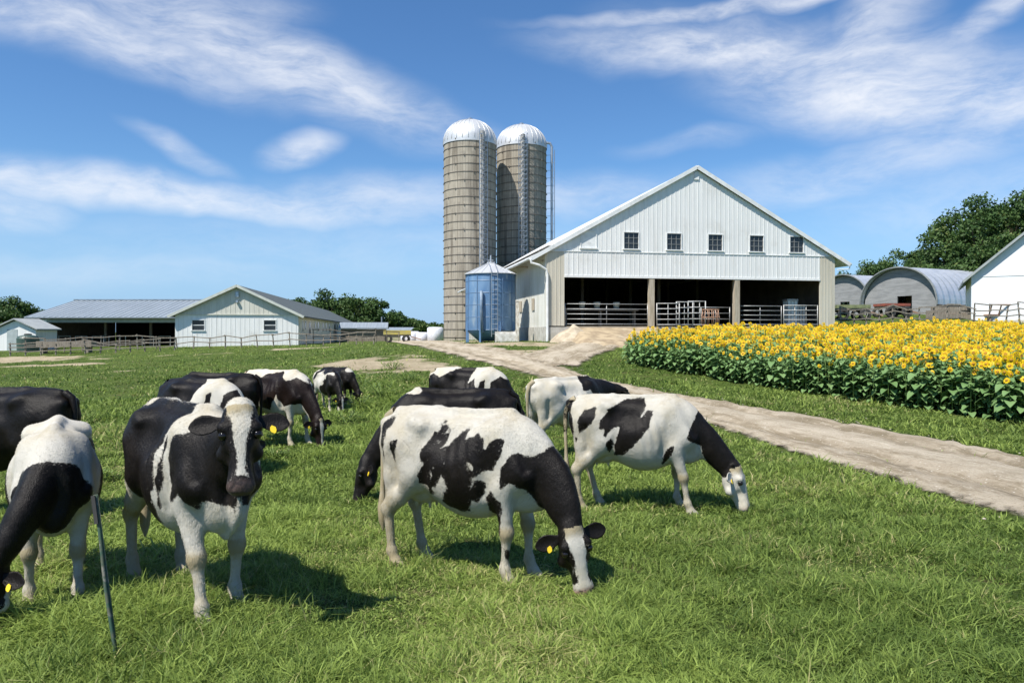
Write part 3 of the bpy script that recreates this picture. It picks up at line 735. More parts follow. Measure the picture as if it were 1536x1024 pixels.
MB().tube([(0,0,BH+.8),(0,0,BH+1.3)], .05, 6).tube([(-.2,0,BH+.95),(.2,0,BH+.95)], .03, 6).build('cap_vent', M_GALV, rf)
for j in range(8):
    a = 2*math.pi*(j+.5)/8; MB().box(-.06,.06,-.06,.06,0,1.6).build('leg', M_BLUE, t, loc=((br+.03)*math.cos(a),(br+.03)*math.sin(a),0))
mb = MB(); a = R(-80); dx, dy = math.cos(a), math.sin(a); sx, sy = -dy, dx
for s in (-.2,.2): mb.tube([(dx*(br+.16)+sx*s,dy*(br+.16)+sy*s,.6),(dx*(br+.16)+sx*s,dy*(br+.16)+sy*s,BH+.1),(dx*.3+sx*s,dy*.3+sy*s,BH+.85)], .022, 5)
z = .8
while z < BH: mb.tube([(dx*(br+.16)-sx*.2,dy*(br+.16)-sy*.2,z),(dx*(br+.16)+sx*.2,dy*(br+.16)+sy*.2,z)], .016, 5); z += .32
mb.build('ladder', M_GALV, t)
MB().tube([(-.3,-br*.62,1.0),(-.5,-br-.1,.9),(-.55,-br-.14,2.6),(-.55,-br-.1,3.6)], .10, 8).build('auger_pipe', surf('auger_blue', (.12,.19,.28), (.2,.26,.33), 4, .5), t, True)
mb = MB(); mb.box(-.05, 1.55, -.35, .25, -.2, .95); mb.box(.1, 1.5, -.45, -.36, .1, .8)
tag(mb.build('block_wall', surf('whitewashed_block', (.66,.65,.61), (.45,.43,.38), 3.5, .9, .4, c3=(.3,.27,.22), s3=2), loc=(bx+.4, by-1.9, bz)), 'low whitewashed block wall at the foot of the blue feed bin', 'wall')
px, py = (776-HX)/FPX*47.2, 47.2
tag(MB().box(-.1,.1,-.1,.1,-.3,2.55).box(-.12,.12,-.12,.12,2.55,2.62).build('timber_post', surf('flaking_white_paint', (.68,.66,.60), (.38,.33,.26), 5, .9, stretch=(2,2,.6)), loc=(px,py,g1(px,py))), 'flaking white timber post between feed bin and barn wall', 'post')

# ------------------------------------------------------------------ small gabled milk house
TM = R(8.5); mx_, my_ = (263-HX)/FPX*64, 64.0; mz = CZ-1.5; WM = 10.4; LM = 80.; EM = CZ+1.5-mz; PM = CZ+3.98-mz; SM = (PM-EM)/(WM/2)
house = thing('milk_house', 'long white gabled milk house with dark shingle roof and two front windows', 'house', (mx_,my_,mz), TM)
wins = [(1.9,.82),(7.95,.82)]; wz0, wz1 = 1.62, 2.48; wh = .5
mb = MB(); cuts = sorted({0, WM} | {c+s*wh for c,_ in wins for s in (-1,1)})
for a, b_ in zip(cuts[:-1], cuts[1:]):
    for s0, s1 in ([(-.3,wz0),(wz1,EM)] if any(abs((a+b_)/2-c) < wh for c,_ in wins) else [(-.3,EM)]): mb.box(a, b_, 0, .1, s0, s1)
ribs(mb, .2, WM-.1, lambda u: .1, lambda u: EM-.02, pitch=.4, skip=[(c-wh-.05,c+wh+.05,wz0-.08,wz1+.12) for c,_ in wins])
mb.build('front_wall', M_WHITE, house)
rk = lambda u: PM-abs(u-WM/2)*SM-.1
mb = MB(); mb.prism([(.0,EM+.004),(WM,EM+.004),(WM,rk(WM)+.1),(WM/2,PM-.05),(0,rk(0)+.1)], -.06, .1); ribs(mb, .2, WM-.1, lambda u: EM+.06, rk, y=-.08, pitch=.4)
for i in range(int(WM/.4)): pass
mb.box(0, WM, -.1, -.061, EM-.05, EM+.06); mb.build('gable', surf('cream_board', (.62,.61,.54), (.55,.54,.47), 2, .7, stretch=(3,3,.3)), house)
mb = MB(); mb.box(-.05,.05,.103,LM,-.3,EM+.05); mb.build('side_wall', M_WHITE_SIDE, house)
mb = MB(); mb.box(WM-.05,WM+.05,.103,LM,-.3,EM+.05); mb.build('side_wall', surf('cream_block', (.72,.70,.62), (.62,.60,.52), 2, .85, c3=(.4,.37,.3), s3=.8), house)
mb = MB()
for sgn in (-1,1):
    x0 = WM/2; x1 = WM/2+sgn*(WM/2+.5); z1 = PM-abs(x1-WM/2)*SM
    mb.prism([(x0,PM),(x1,z1),(x1,z1+.12),(x0,PM+.12)], -.42, LM+.4)
rf = mb.build('roof', M_SHINGLE, house)
mb = MB()
for sgn in (-1,1):
    x1 = WM/2+sgn*(WM/2+.53); z1 = PM-abs(x1-WM/2)*SM; mb.bar((WM/2,-.45,PM+.03),(x1,-.45,z1+.03),.05,.22)
    mb.box(min(x1,x1-sgn*.05),max(x1,x1-sgn*.05),-.62,LM,z1-.12,z1+.08) if False else None
mb.build('rake_trim', surf('trim_grey_green', (.58,.60,.54), (.5,.52,.47), 3, .6), rf)
for c, _ in wins:
    f = MB(); f.box(c-wh-.06,c+wh+.06,-.05,.08,wz1,wz1+.09); f.box(c-wh-.06,c-wh,-.04,.08,wz0,wz1); f.box(c+wh,c+wh+.06,-.04,.08,wz0,wz1); f.box(c-wh,c+wh,.02,.06,(wz0+wz1)/2-.03,(wz0+wz1)/2+.03)
    fo = f.build('window', M_TRIM, house); MB().box(c-wh,c+wh,.06,.09,wz0,wz1).build('pane', M_DARK, fo); MB().box(c-wh-.1,c+wh+.1,-.09,.05,wz0-.08,wz0).build('sill', M_TRIM, fo)
for y, w, h in ((2.2,.5,.95),(4.0,.7,.75),(7.3,.8,1.3),(12.2,.6,.6),(14.5,.9,.9),(19.5,.8,.9),(23,.8,.9),(27,.8,1.0),(34,.8,.9),(39,.8,.9)):
    fo = MB().box(WM+.052,WM+.08,y-.06,y+w+.06,2.45-h-.06,2.51).build('side_window', M_TRIM, house); MB().box(WM+.081,WM+.09,y,y+w,2.45-h,2.45).build('pane', M_DARK, fo)
MB().box(WM/2-.13,WM/2+.13,-.22,-.085,PM-.95,PM-.5).box(WM/2-.1,WM/2+.1,-.3,-.085,PM-1.45,PM-1.25).build('yard_lamp', M_GALV, house)
MB().box(-.12,WM+.12,-.12,LM,-1.2,.12).build('foundation', M_CONC, house)

# ------------------------------------------------------------------ open cattle shed, left
sx0, sy0, sz = -46.0, 70.0, CZ-1.75; LS = 14.6; ES = CZ+1.27-sz; RS = CZ+3.2-sz; DS = 7.5
shed = thing('open_shed', 'low open fronted cattle shed under a grey tin roof', 'shed', (sx0,sy0,sz))
mb = MB(); mb.prism([(-.6,ES-.0),(DS,RS),(DS,RS+.1),(-.6,ES+.1)], -.2, LS, axis='x'); mb.prism([(DS,RS),(2*DS,ES),(2*DS,ES+.1),(DS,RS+.1)], -.2, LS, axis='x')
for i in range(int(LS/.55)):
    x = i*.55; mb.bar((x,-.6,ES+.11),(x,DS,RS+.11),.05,.05)
rf = mb.build('roof', M_TIN, shed); MB().box(-.2, LS, DS-.25, DS+.25, RS+.09, RS+.2).build('ridge_cap', M_GALV, rf)
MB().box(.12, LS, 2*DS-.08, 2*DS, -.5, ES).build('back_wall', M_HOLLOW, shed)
MB().box(-.0,1.6,.0,.12,-.5,ES-.1).build('end_panel', M_WHITE, shed)
MB().prism([(.13,-.5),(2*DS-.1,-.5),(2*DS-.1,ES),(DS,RS-.08),(.13,ES+.1)], 0, .1, axis='x').build('end_wall', M_WOOD, shed)
MB().box(1.6, LS, -.05, .1, ES-.42, ES-.02).build('header_beam', surf('green_grey_board', (.36,.38,.33),(.3,.32,.27),2,.8), shed)
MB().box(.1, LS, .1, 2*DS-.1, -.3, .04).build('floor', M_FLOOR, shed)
for x in (5.5,10.,13.8): MB().box(x-.1,x+.1,3,3.2,.04,ES+.5).build('post', M_WOOD, shed)
for x in np.arange(2.5, 12.5, 1.6): MB().tube([(x,.4,.0),(x,.4,1.3),(x+1.1,.4,1.3),(x+1.1,.4,.0)], .04, 5).build('stall_rail', M_PIPE, shed)
# small white shed at the far left
wx, wy = (-10-HX)/FPX*64, 64.; wz = g1(wx+2, wy)-.1
ws = thing('white_shed', 'small white gabled shed at the far left end of the yard', 'shed', (wx,wy,wz), R(0)); zt = CZ+18*64/FPX-wz; ww = 3.7
MB().prism([(0,-.3),(ww,-.3),(ww,zt-.95),(1.95,zt-.1),(0,zt-.95)], 0, 3).build('wall', M_WHITE, ws)
mb = MB(); mb.prism([(1.95,zt),(-.9,zt-1.28),(-.9,zt-1.18),(1.95,zt+.1)], -.3, 3.2); mb.prism([(1.95,zt),(ww+.3,zt-.92),(ww+.3,zt-.82),(1.95,zt+.1)], -.3, 3.2); mb.build('roof', surf('pale_roof', (.36,.38,.37),(.30,.32,.32),2,.7), ws)
MB().box(1.2,2.1,-.03,-.003,.05,1.95).build('door', surf('grey_door',(.4,.45,.45),(.33,.38,.38),2,.7), ws)

# ------------------------------------------------------------------ quonset huts and the white barn at right
M_ARCH = surf('corrugated_silver', (.62,.65,.68), (.52,.56,.60), 1.2, .36, metal=.55, c3=(.42,.46,.5), s3=.6)
def quonset(px0, Y, W_, H_, L_, ang, base, label, door):
    x = (px0-HX)/FPX*Y; t = thing('quonset_hut', label, 'quonset hut', (x,Y,base), ang, 'quonset huts')
    aa_ = np.linspace(0, math.pi, 30); mb = MB(); mb2 = MB(); ny = int(L_/.22); vs=[]; fs=[]
    for i in range(ny+1):
        b2 = .10*(math.cos(i*math.pi/2)+1)*.5
        for a in aa_: vs.append((-math.cos(a)*(W_/2+b2), i*.22, .9+math.sin(a)**.9*(H_-.9+b2)))
    n_ = len(aa_)
    fs = [(i*n_+j, i*n_+j+1, (i+1)*n_+j+1, (i+1)*n_+j) for i in range(ny) for j in range(n_-1)]
    mb.add(vs, fs); mb.build('arch_roof', M_ARCH, t, fix=False)
    mb = MB()
    for s in (-1,1): mb.box(s*W_/2-.08, s*W_/2+.08, .1, L_, -.8, .95)
    mb.build('base_wall', surf('dark_board',(.16,.14,.12),(.11,.1,.09),2,.9), t)
    mb = MB(); prof = [(-math.cos(a)*(W_/2-.06), .9+math.sin(a)**.9*(H_-.96)) for a in aa_]
    dz, d0, d1 = door
    pts = [(-W_/2+.06,-.8)] + prof + [(W_/2-.06,-.8)]
    # front wall split round the door hole
    f = lambda u: .9+max(0, 1-(u/(W_/2-.06))**2)**.45*(H_-.96)
    us = np.linspace(-W_/2+.06, W_/2-.06, 41); us = sorted(list(us)+[d0,d1])
    for a, b_ in zip(us[:-1], us[1:]):
        mm = (a+b_)/2
        if b_-a < 1e-4: continue
        mb.prism([(a, dz if d0 < mm < d1 else -.8),(b_, dz if d0 < mm < d1 else -.8),(b_,f(b_)),(a,f(a))], .5, .6)
    mb.build('front_wall', surf('grey_plank', (.27,.275,.28),(.20,.205,.21),2.2,.8,.2,stretch=(.4,3,3)), t)
    mb = MB(); mb.tube([(u_, -.02, z_) for u_, z_ in [(-math.cos(a)*(W_/2+.06), .9+math.sin(a)**.9*(H_-.84)) for a in aa_]], .09, 6); mb.build('arch_rim', surf('rim_dark',(.2,.22,.22),(.15,.16,.16),3,.6), t)
    MB().box(d0-.3,d1+.3,2.2,2.3,-.6,dz+.5).build('inner_wall', surf('brown_hay',(.12,.075,.04),(.07,.045,.03),3,.95), t)
    return t
qz = g1((1345-HX)/FPX*74, 74)
quonset(1345, 74, 8.4, CZ+95*74/FPX-qz, 15, R(-64), qz, 'nearer silver quonset hut with grey plank front and small dark doorway', (1.9,-.3,1.3))
qz = g1((1270-HX)/FPX*92, 92)
quonset(1262, 92, 8.4, CZ+84*92/FPX-qz, 14, R(-66), qz, 'farther silver quonset hut half hidden behind the barn corner', (1.8,-.6,.8))
rx, ry = (1457-HX)/FPX*55, 55.; rz_ = g1(rx+4, ry)-.3; TRr = R(-30)
rb = thing('white_barn', 'white walled barn with steep grey roof at the right edge', 'barn', (rx,ry,rz_), TRr); er = CZ+4.1-rz_; pk = er+7.0*.90
MB().prism([(0,-1),(14,-1),(14,er),(7,pk-.1),(0,er)], 0, 12).box(0,14,-.03,-.003,er-.03,er+.05).build('wall', surf('smooth_white',(.76,.78,.80),(.70,.72,.74),.8,.6), rb)
mb = MB()
for sgn in (-1,1):
    x1 = 7+sgn*7.55; z1 = pk-7.55*.9; mb.prism([(7,pk),(x1,z1),(x1,z1+.22),(7,pk+.22)], -.4, 12.3)
mb.build('roof', surf('grey_green_roof',(.30,.33,.33),(.25,.28,.28),2,.7), rb)
MB().box(-.08,14.08,-.06,12,-1.2,.35).build('foundation', M_CONC, rb)

# ------------------------------------------------------------------ fences
def rail_fence(label, pts, nposts, rails, hp, seed, name='rail_fence', mat=M_WOOD, lean=.06, gap=0):
    r = np.random.default_rng(seed); P = resample(pts, nposts)
    t = thing(name, label, 'fence', (P[0][0], P[0][1], g1(*P[0])))
    o = np.array([P[0][0], P[0][1], g1(*P[0])]); B = [np.array([q[0], q[1], g1(*q)])-o for q in P]
    tops = []
    for b_ in B:
        h = hp*r.uniform(.85, 1.2); l = r.normal(0, lean, 2); tp = b_+np.array([l[0]*h, l[1]*h, h]); tops.append((b_, tp))
        MB().tube([b_-np.array([0,0,.3]), (b_+tp)/2+r.normal(0,.01,3), tp], [.06,.055,.045], 6).build('post', mat, t)
    for i in range(nposts-1):
        if r.random() < gap: continue
        for f in rails:
            f1, f2 = f+r.normal(0,.035), f+r.normal(0,.035)
            p = tops[i][0]*(1-f1)+tops[i][1]*f1; q_ = tops[i+1][0]*(1-f2)+tops[i+1][1]*f2
            off = np.array([0,-.08,0]); ex = (q_-p)*.06
            MB().bar(p+off-ex, q_+off+ex, .04, .075).build('rail', mat, t)
    return t
def row(L): return [((px-HX)/FPX*Y, float(Y)) for px, Y in L]
rail_fence('old wooden rail fence in front of the open shed', row([(-30,56),(60,56.5),(150,57),(262,58)]), 14, (.35,.65,.95), 1.0, 2, gap=.05)
rail_fence('sagging second rail fence close behind the first at the shed', row([(40,60),(120,60.5),(200,61),(262,61.5)]), 9, (.5,.92), 1.15, 5)
rail_fence('grey wooden rail fence along the front of the milk house', row([(266,60.5),(360,60),(450,59.5),(560,59)]), 13, (.5,.96), .98, 8)
rail_fence('far rail fence running from the milk house toward the silos', row([(470,72),(520,73),(560,75),(598,78)]), 7, (.5,.95), 1.3, 9)
rail_fence('weathered rail fence behind the sunflowers at the quonset huts', row([(1243,51.5),(1300,52),(1380,52.2),(1460,52.3)]), 12, (.35,.68,.98), 1.25, 12)
rail_fence('brown rail fence in front of the white barn', row([(1462,52.3),(1500,52.4),(1560,52.6),(1640,53)]), 9, (.4,.7,.97), 1.35, 14)

# ------------------------------------------------------------------ yard clutter
def clutter(name, label, cat, px, Y, parts, group=None, lift=0, rz=0):
    x = (px-HX)/FPX*Y; t = thing(name, label, cat, (x,Y,g1(x,Y)+lift), rz, group)
    for nm, mb, mt in parts: mb.build(nm, mt, t)
    return t
M_YEL = surf('yellow_paint', (.50,.42,.10), (.42,.36,.13), 3, .6); M_RED = surf('dull_red', (.30,.08,.05), (.22,.07,.05), 4, .7)
M_GRN = surf('olive_paint', (.20,.23,.11), (.14,.16,.08), 3, .7); M_WPL = surf('white_wrap', (.72,.74,.78), (.60,.62,.68), 3, .4, .3); M_BLK = surf('tyre_rubber', (.03,.03,.03), (.045,.043,.04), 6, .85)
def wheel(mb, x, y, r, w):
    pr = [(r*.55,-w/2),(r*.95,-w/2),(r,-w*.3),(r,w*.3),(r*.95,w/2),(r*.55,w/2)]; n = 18; vs = []
    for rr, yy in pr:
        for j in range(n): a = 2*math.pi*j/n; vs.append((x+rr*math.cos(a), y+yy, r+rr*math.sin(a)))
    mb.add(vs, [(i*n+j, i*n+(j+1)%n, (i+1)*n+(j+1)%n, (i+1)*n+j) for i in range(5) for j in range(n)]); return mb
def wagon(label, px, Y, L_, body, mat, rz=0):
    return clutter('farm_wagon', label, 'wagon', px, Y, [('bed', MB().box(-L_/2,L_/2,-.8,.8,.75,.9), M_WOOD),
      ('side_boards', MB().box(-L_/2,L_/2,-.85,-.8,.9,.9+body).box(-L_/2,L_/2,.8,.85,.9,.9+body).box(-L_/2-.05,-L_/2,-.85,.85,.9,.9+body), mat),
      ('wheel', wheel(MB(), -L_/3, -.9, .42, .22), M_BLK), ('wheel', wheel(MB(), L_/3, -.9, .42, .22), M_BLK), ('wheel', wheel(MB(), -L_/3, .9, .42, .22), M_BLK), ('wheel', wheel(MB(), L_/3, .9, .42, .22), M_BLK),
      ('drawbar', MB().bar((L_/2,0,.7),(L_/2+1.2,0,.35),.1), M_RUST)], rz=rz)
wagon('yellow sided farm wagon parked beyond the milk house', 596, 84, 3.0, .5, M_YEL, R(12))
wagon('olive farm wagon among the clutter behind the right fence', 1275, 56, 2.4, .25, M_GRN, R(-5))
wagon('rusty red low wagon in front of the near quonset hut', 1338, 58, 2.0, .2, M_RED, R(4))
def bale(label, px, Y, r, w):
    pr = [(0,0),(r*.8,.0),(r,.12),(r,w-.12),(r*.8,w),(0,w)]
    x = (px-HX)/FPX*Y
    mb = MB().lathe(pr, 20); o_ = mb.build('hay_bale', M_WPL, smooth=True, loc=(x,Y,g1(x,Y)-.05)); tag(o_, label, 'bale', 'wrapped bales by the silo'); return o_
bale('tall white wrapped bale touching the left silo', 653, 86, .95, 1.75); bale('low white wrapped bale second from the silo', 634, 88, .8, 1.2)
bale('white wrapped bale third from the silo', 619, 90, .85, 1.35); bale('bluish white bale farthest left of the silo row', 609, 95, .7, 1.1)
clutter('roof_hut', 'low hut with a grey tin roof at the far end of the milk house', 'hut', 545, 100, [('wall', MB().box(-3,3,0,4,-.3,1.7), M_WOOD), ('roof', MB().prism([(-.4,1.75),(2,2.5),(4.4,1.75),(4.4,1.85),(2,2.62),(-.4,1.85)],-3.3,3.3,axis='x'), M_TIN), ('pipe', MB().tube([(2.4,2,2.2),(2.4,2,3.4)],.1,6), M_GALV)], rz=R(8))
clutter('roof_hut', 'longer lean-to hut with grey roof left of the white bales', 'hut', 574, 112, [('wall', MB().box(-4,4,0,3,-.3,1.3), surf('yellow_grey_board',(.42,.40,.26),(.34,.33,.22),2,.8)), ('roof', MB().prism([(-.4,1.35),(3.4,1.9),(3.4,2.0),(-.4,1.45)],-4.3,4.3,axis='x'), M_TIN)])
clutter('feed_trough', 'long dark feed trough standing in the yard before the shed', 'trough', 100, 58.6, [('trough', MB().box(-2.2,2.2,-.4,.4,.5,.95).box(-2.1,2.1,-.32,.32,.951,.96), M_WOOD), ('leg', MB().box(-1.9,-1.7,-.3,.3,-.2,.5), M_WOOD), ('leg', MB().box(1.7,1.9,-.3,.3,-.2,.5), M_WOOD)])
clutter('green_tank', 'dark green stock tank beside the small white shed', 'tank', 42, 62, [('tank', MB().lathe([(0,0),(.8,0),(.83,1.1),(.7,1.3),(.3,1.4),(0,1.4)],24), surf('tank_green',(.035,.07,.055),(.05,.085,.07),2,.5)), ('lid', MB().lathe([(.28,1.4),(.28,1.5),(0,1.52)],14), M_BLK)])
clutter('log_pile', 'grey timber pile lying behind the right fence by the white barn', 'timber', 1430, 56, [('timbers', MB().bar((-2,0,.2),(2,.1,.2),.3).bar((-1.8,.4,.2),(2.1,.4,.2),.3).bar((-1.9,.2,.5),(1.7,.25,.52),.3).bar((-1.5,.3,.8),(1.9,.1,.8),.25), M_WOOD)])
clutter('hay_rack', 'brown hay rack behind the fence before the white barn', 'rack', 1505, 54.5, [('rack', MB().box(-1.4,1.4,-.4,.4,.4,.5).bar((-1.3,-.4,.5),(-1.3,-.7,1.2),.07).bar((-.6,-.4,.5),(-.6,-.7,1.2),.07).bar((0,-.4,.5),(0,-.7,1.2),.07).bar((.6,-.4,.5),(.6,-.7,1.2),.07).bar((1.3,-.4,.5),(1.3,-.7,1.2),.07).bar((-1.4,-.7,1.2),(1.4,-.7,1.2),.07), M_RUST), ('leg', MB().box(-1.2,-1.1,-.3,.3,-.2,.4), M_RUST), ('leg', MB().box(1.1,1.2,-.3,.3,-.2,.4), M_RUST)])
# leaning stake in front of the left cow
sx_, sy_ = gp(178, 988); top = ((142-HX)/FPX*(sy_+.12), sy_+.12, CZ-(742-HY)/FPX*(sy_+.12))
st = thing('fence_stake', 'thin leaning metal stake standing in the grass before the left cow', 'stake', (sx_,sy_,g1(sx_,sy_)))
a_ = Vector((0,0,-.15)); b_ = Vector(top)-Vector((sx_,sy_,g1(sx_,sy_)))
M_STAKE = surf('worn_green_paint', (.035,.085,.055), (.10,.11,.075), 26, .75, c3=(.20,.19,.16), s3=14, lo3=.55, hi3=.62)
pts = [a_.lerp(b_, f)+Vector((.004*math.sin(f*9),0,0)) for f in np.linspace(0,1,9)]
MB().tube(pts, .010, 7).bar(a_+Vector((0,.012,0)), b_+Vector((0,.012,0)), .022, .006, up=(0,1,0)).build('shaft', M_STAKE, st, True)
MB().bar(b_-(b_-a_).normalized()*.16+Vector((0,-.016,0)), b_+Vector((0,-.016,0)), .022, .010, up=(0,1,0)).build('insulator', M_BLK, st)
# ------------------------------------------------------------------ sunflower field
FIELDPOLY = [gp(936,546), gp(1000,557), gp(1120,578), gp(1250,598), gp(1400,618), gp(1536,641), gp(1700,668), gp(1850,700), (44,24), (43,44), (33,45.5), (22,43.6), (14,40.2), (9.6,37.2), (6.3,34.5)]
hb = lambda u, v: Bw(u, v)[:2]
BUILT = [hb(-1,0), hb(WB+1,0), hb(WB+1,LB), hb(-1,LB)]
rs = np.random.default_rng(17)
M_STEM = surf('sunflower_stem', (.13,.20,.05), (.10,.16,.04), 4, .7)
def leafmat(name, a, b2, c2):
    m, k, b, o = newmat(name); v = coords(k); oi = k.n('ShaderNodeObjectInfo'); at = k.n('ShaderNodeAttribute', attribute_name='tint')
    c = k.mix(k.ramp(k.noise(v, 3.5, 4, .7), .3, .7), a, b2); c = k.mix(k.math('MULTIPLY', k.math('FRACT', k.math('ADD', (at,2), (oi,5))), .55), c, c2)
    setc(k, b, c); b.inputs['Roughness'].default_value = .55; b.inputs['Specular IOR Level'].default_value = .4
    tl = k.n('ShaderNodeBsdfTranslucent'); k.nt.links.new(c.outputs[2], tl.inputs[0])
    mx = k.n('ShaderNodeMixShader', {0: .25, 1: b, 2: tl}); k.nt.links.new(mx.outputs[0], o.inputs[0]); return m
M_LEAF = leafmat('sunflower_leaf', (.095,.190,.060), (.155,.270,.092), (.22,.340,.135))
M_PETAL = leafmat('sunflower_petal', (.78,.53,.004), (.82,.60,.007), (.74,.43,.004))
M_DISC = surf('sunflower_disc', (.26,.12,.012), (.45,.23,.015), 60, .9)
def leaf_geo(L, w, az_, el0, z, rr):
    """heart shaped drooping leaf on a short stalk"""
    d = np.array([math.cos(az_), math.sin(az_), 0]); s = np.array([-d[1], d[0], 0]); up = np.array([0,0,1.])
    prof = [(-.06,.34,0),(.10,.86,.05),(.34,1.0,.05),(.66,.72,-.05),(1.0,.08,-.25)]
    vs = []; base = np.array([0,0,z]) + d*.05
    for t, ww, dz in prof:
        c = base + d*L*(.25+t*math.cos(el0)) + up*L*(t*math.sin(el0)+dz+.10)
        cup = .16*ww*w
        vs += [c-s*ww*w*.5+up*cup, c.copy(), c+s*ww*w*.5+up*cup]
    q = []
    for i in range(4):
        for j in range(2): a = i*3+j; q.append((a, a+1, a+4, a+3))
    q_ = np.array(q); return np.array(vs), q_
def plant_leaves(seed, H, n):
    r = np.random.default_rng(seed); V = []; Q = []; o = 0; tn = []
    for i in range(n):
        t = i/(n-1); z = H*(.08+.84*t**.9); L = r.uniform(.15,.25)*(1.1-.35*abs(t-.5)*2); 
        v, q = leaf_geo(L, L*r.uniform(.85,1.05), i*2.4+r.uniform(-.4,.4), r.uniform(-.5,.25), z, r)
        V.append(v); Q.append(q+o); o += len(v); tn += [r.random()]*len(v)
    return np.vstack(V), np.vstack(Q), np.array(tn)
def head_geo(seed, rad, npet=15):
    """flower facing +x"""
    r = np.random.default_rng(seed); V = []; Q = []
    for ring, (r0, r1, x0, x1) in enumerate(((.42,1.0,.0,-.05),(.40,.86,.02,.05))):
        for i in range(npet):
            a = 2*math.pi*(i+.5*ring)/npet + r.uniform(-.08,.08); l = r1*r.uniform(.86,1.1)*rad; w = rad*.27
            ca, sa = math.cos(a), math.sin(a); t = (-sa, ca)
            x1_ = x1+r.uniform(-.22,.12); o = len(V)
            for rr, ww, xx in ((r0*rad,.55,x0),(.72*l,1.0,x1_*.5),(l,.08,x1_)):
                V += [(xx*rad, ca*rr-t[0]*w*ww*.5, sa*rr-t[1]*w*ww*.5), (xx*rad, ca*rr+t[0]*w*ww*.5, sa*rr+t[1]*w*ww*.5)]
            Q += [(o,o+1,o+3,o+2),(o+2,o+3,o+5,o+4)]
    return np.array(V), np.array(Q)
def rot_head(V, yaw, pitch, pos):
    c, s = math.cos(pitch), math.sin(pitch); x = V[:,0]*c - V[:,2]*s; z = V[:,0]*s + V[:,2]*c; y = V[:,1]
    c, s = math.cos(yaw), math.sin(yaw); return np.stack([x*c-y*s, x*s+y*c, z], -1)+pos
protos = []
for pi in range(6):
    H = (1.02,1.1,1.16,1.08,1.2,1.13)[pi]; r = np.random.default_rng(50+pi)
    t = thing('sunflower', 'yellow sunflower standing in the near rows of the field beside the road verge', 'sunflower', (0,0,-50), 0, 'sunflowers in the front rows of the field')
    bend = .08
    MB().tube([(0,0,-.1),(.01,.01,.5*H),(bend*.4,0,.9*H),(bend,0,H)], [.013,.012,.010,.009], 6).build('stem', M_STEM, t, True)
    V, Q, tn = plant_leaves(60+pi, H, 18); npmesh('leaves', V, Q, M_LEAF, t, True, {'tint': tn})
    V, Q = head_geo(70+pi, r.uniform(.070,.088)); pit = R(r.uniform(-30,28)); yw = R(r.uniform(-25,25))
    hp = np.array([bend+.03, 0, H+.01])
    fh = npmesh('flower_head', rot_head(V, yw, pit, hp), Q, M_PETAL, t, False, {'tint': np.full(len(V), r.random())})
    mb = MB(); mb.lathe([(0,.02),(.022,.018),(.030,.006),(.032,-.006),(.02,-.02),(0,-.022)], 12); D = np.array(mb.v); D = np.stack([D[:,2], D[:,0], D[:,1]], -1); mb.v = [tuple(q) for q in rot_head(D, yw, pit, hp)]
    mb.build('seed_disc', M_DISC, fh, True)
    protos.append(t)
# planting positions
xs, ys = np.meshgrid(np.arange(0, 46, .27), np.arange(10, 50, .30)); xs = xs.ravel()+rs.uniform(-.12,.12,xs.size); ys = ys.ravel()+rs.uniform(-.13,.13,ys.size)
kp = inpoly(xs, ys, FIELDPOLY) & (np.abs(xs/ys) < .80); xs, ys = xs[kp], ys[kp]
hc = inpoly(xs, ys, FIELDPOLY)
fe = np.array(FIELDPOLY[:8]); ed = np.full(xs.shape, 1e9)
for (ax, ay), (bx_, by_) in zip(fe[:-1], fe[1:]):
    ex, ey = bx_-ax, by_-ay; tt = np.clip(((xs-ax)*ex+(ys-ay)*ey)/(ex*ex+ey*ey), 0, 1); ed = np.minimum(ed, np.hypot(xs-ax-tt*ex, ys-ay-tt*ey))
visible = (xs/ys) < .705
score = np.where(visible, ed*9 + np.hypot(xs, ys)*.35, 1e6)
order = np.argsort(score); first = order[:300]; rest = order[300:]
zs = gz(xs, ys)
face = R(-118)
yaw = face + rs.normal(0, .75, xs.size); scl = rs.uniform(.84, 1.12, xs.size)*(.94+.2*fbm(xs*.3, ys*.3, 3.))*(1-.20*np.clip((18-ys)/10,0,1)*0)
scl *= np.clip(.96+ed*.2, .96, 1.08)*(.80+.20*np.clip((xs-4.5)/6.5, 0, 1))
used = set()
for n_, i in enumerate(first):
    p = n_ % 6
    o_ = protos[p] if p not in used else copy_tree(protos[p]); used.add(p)
    o_.location = (xs[i], ys[i], zs[i]); o_.rotation_euler = (0, 0, yaw[i]); o_.scale = (scl[i],)*3
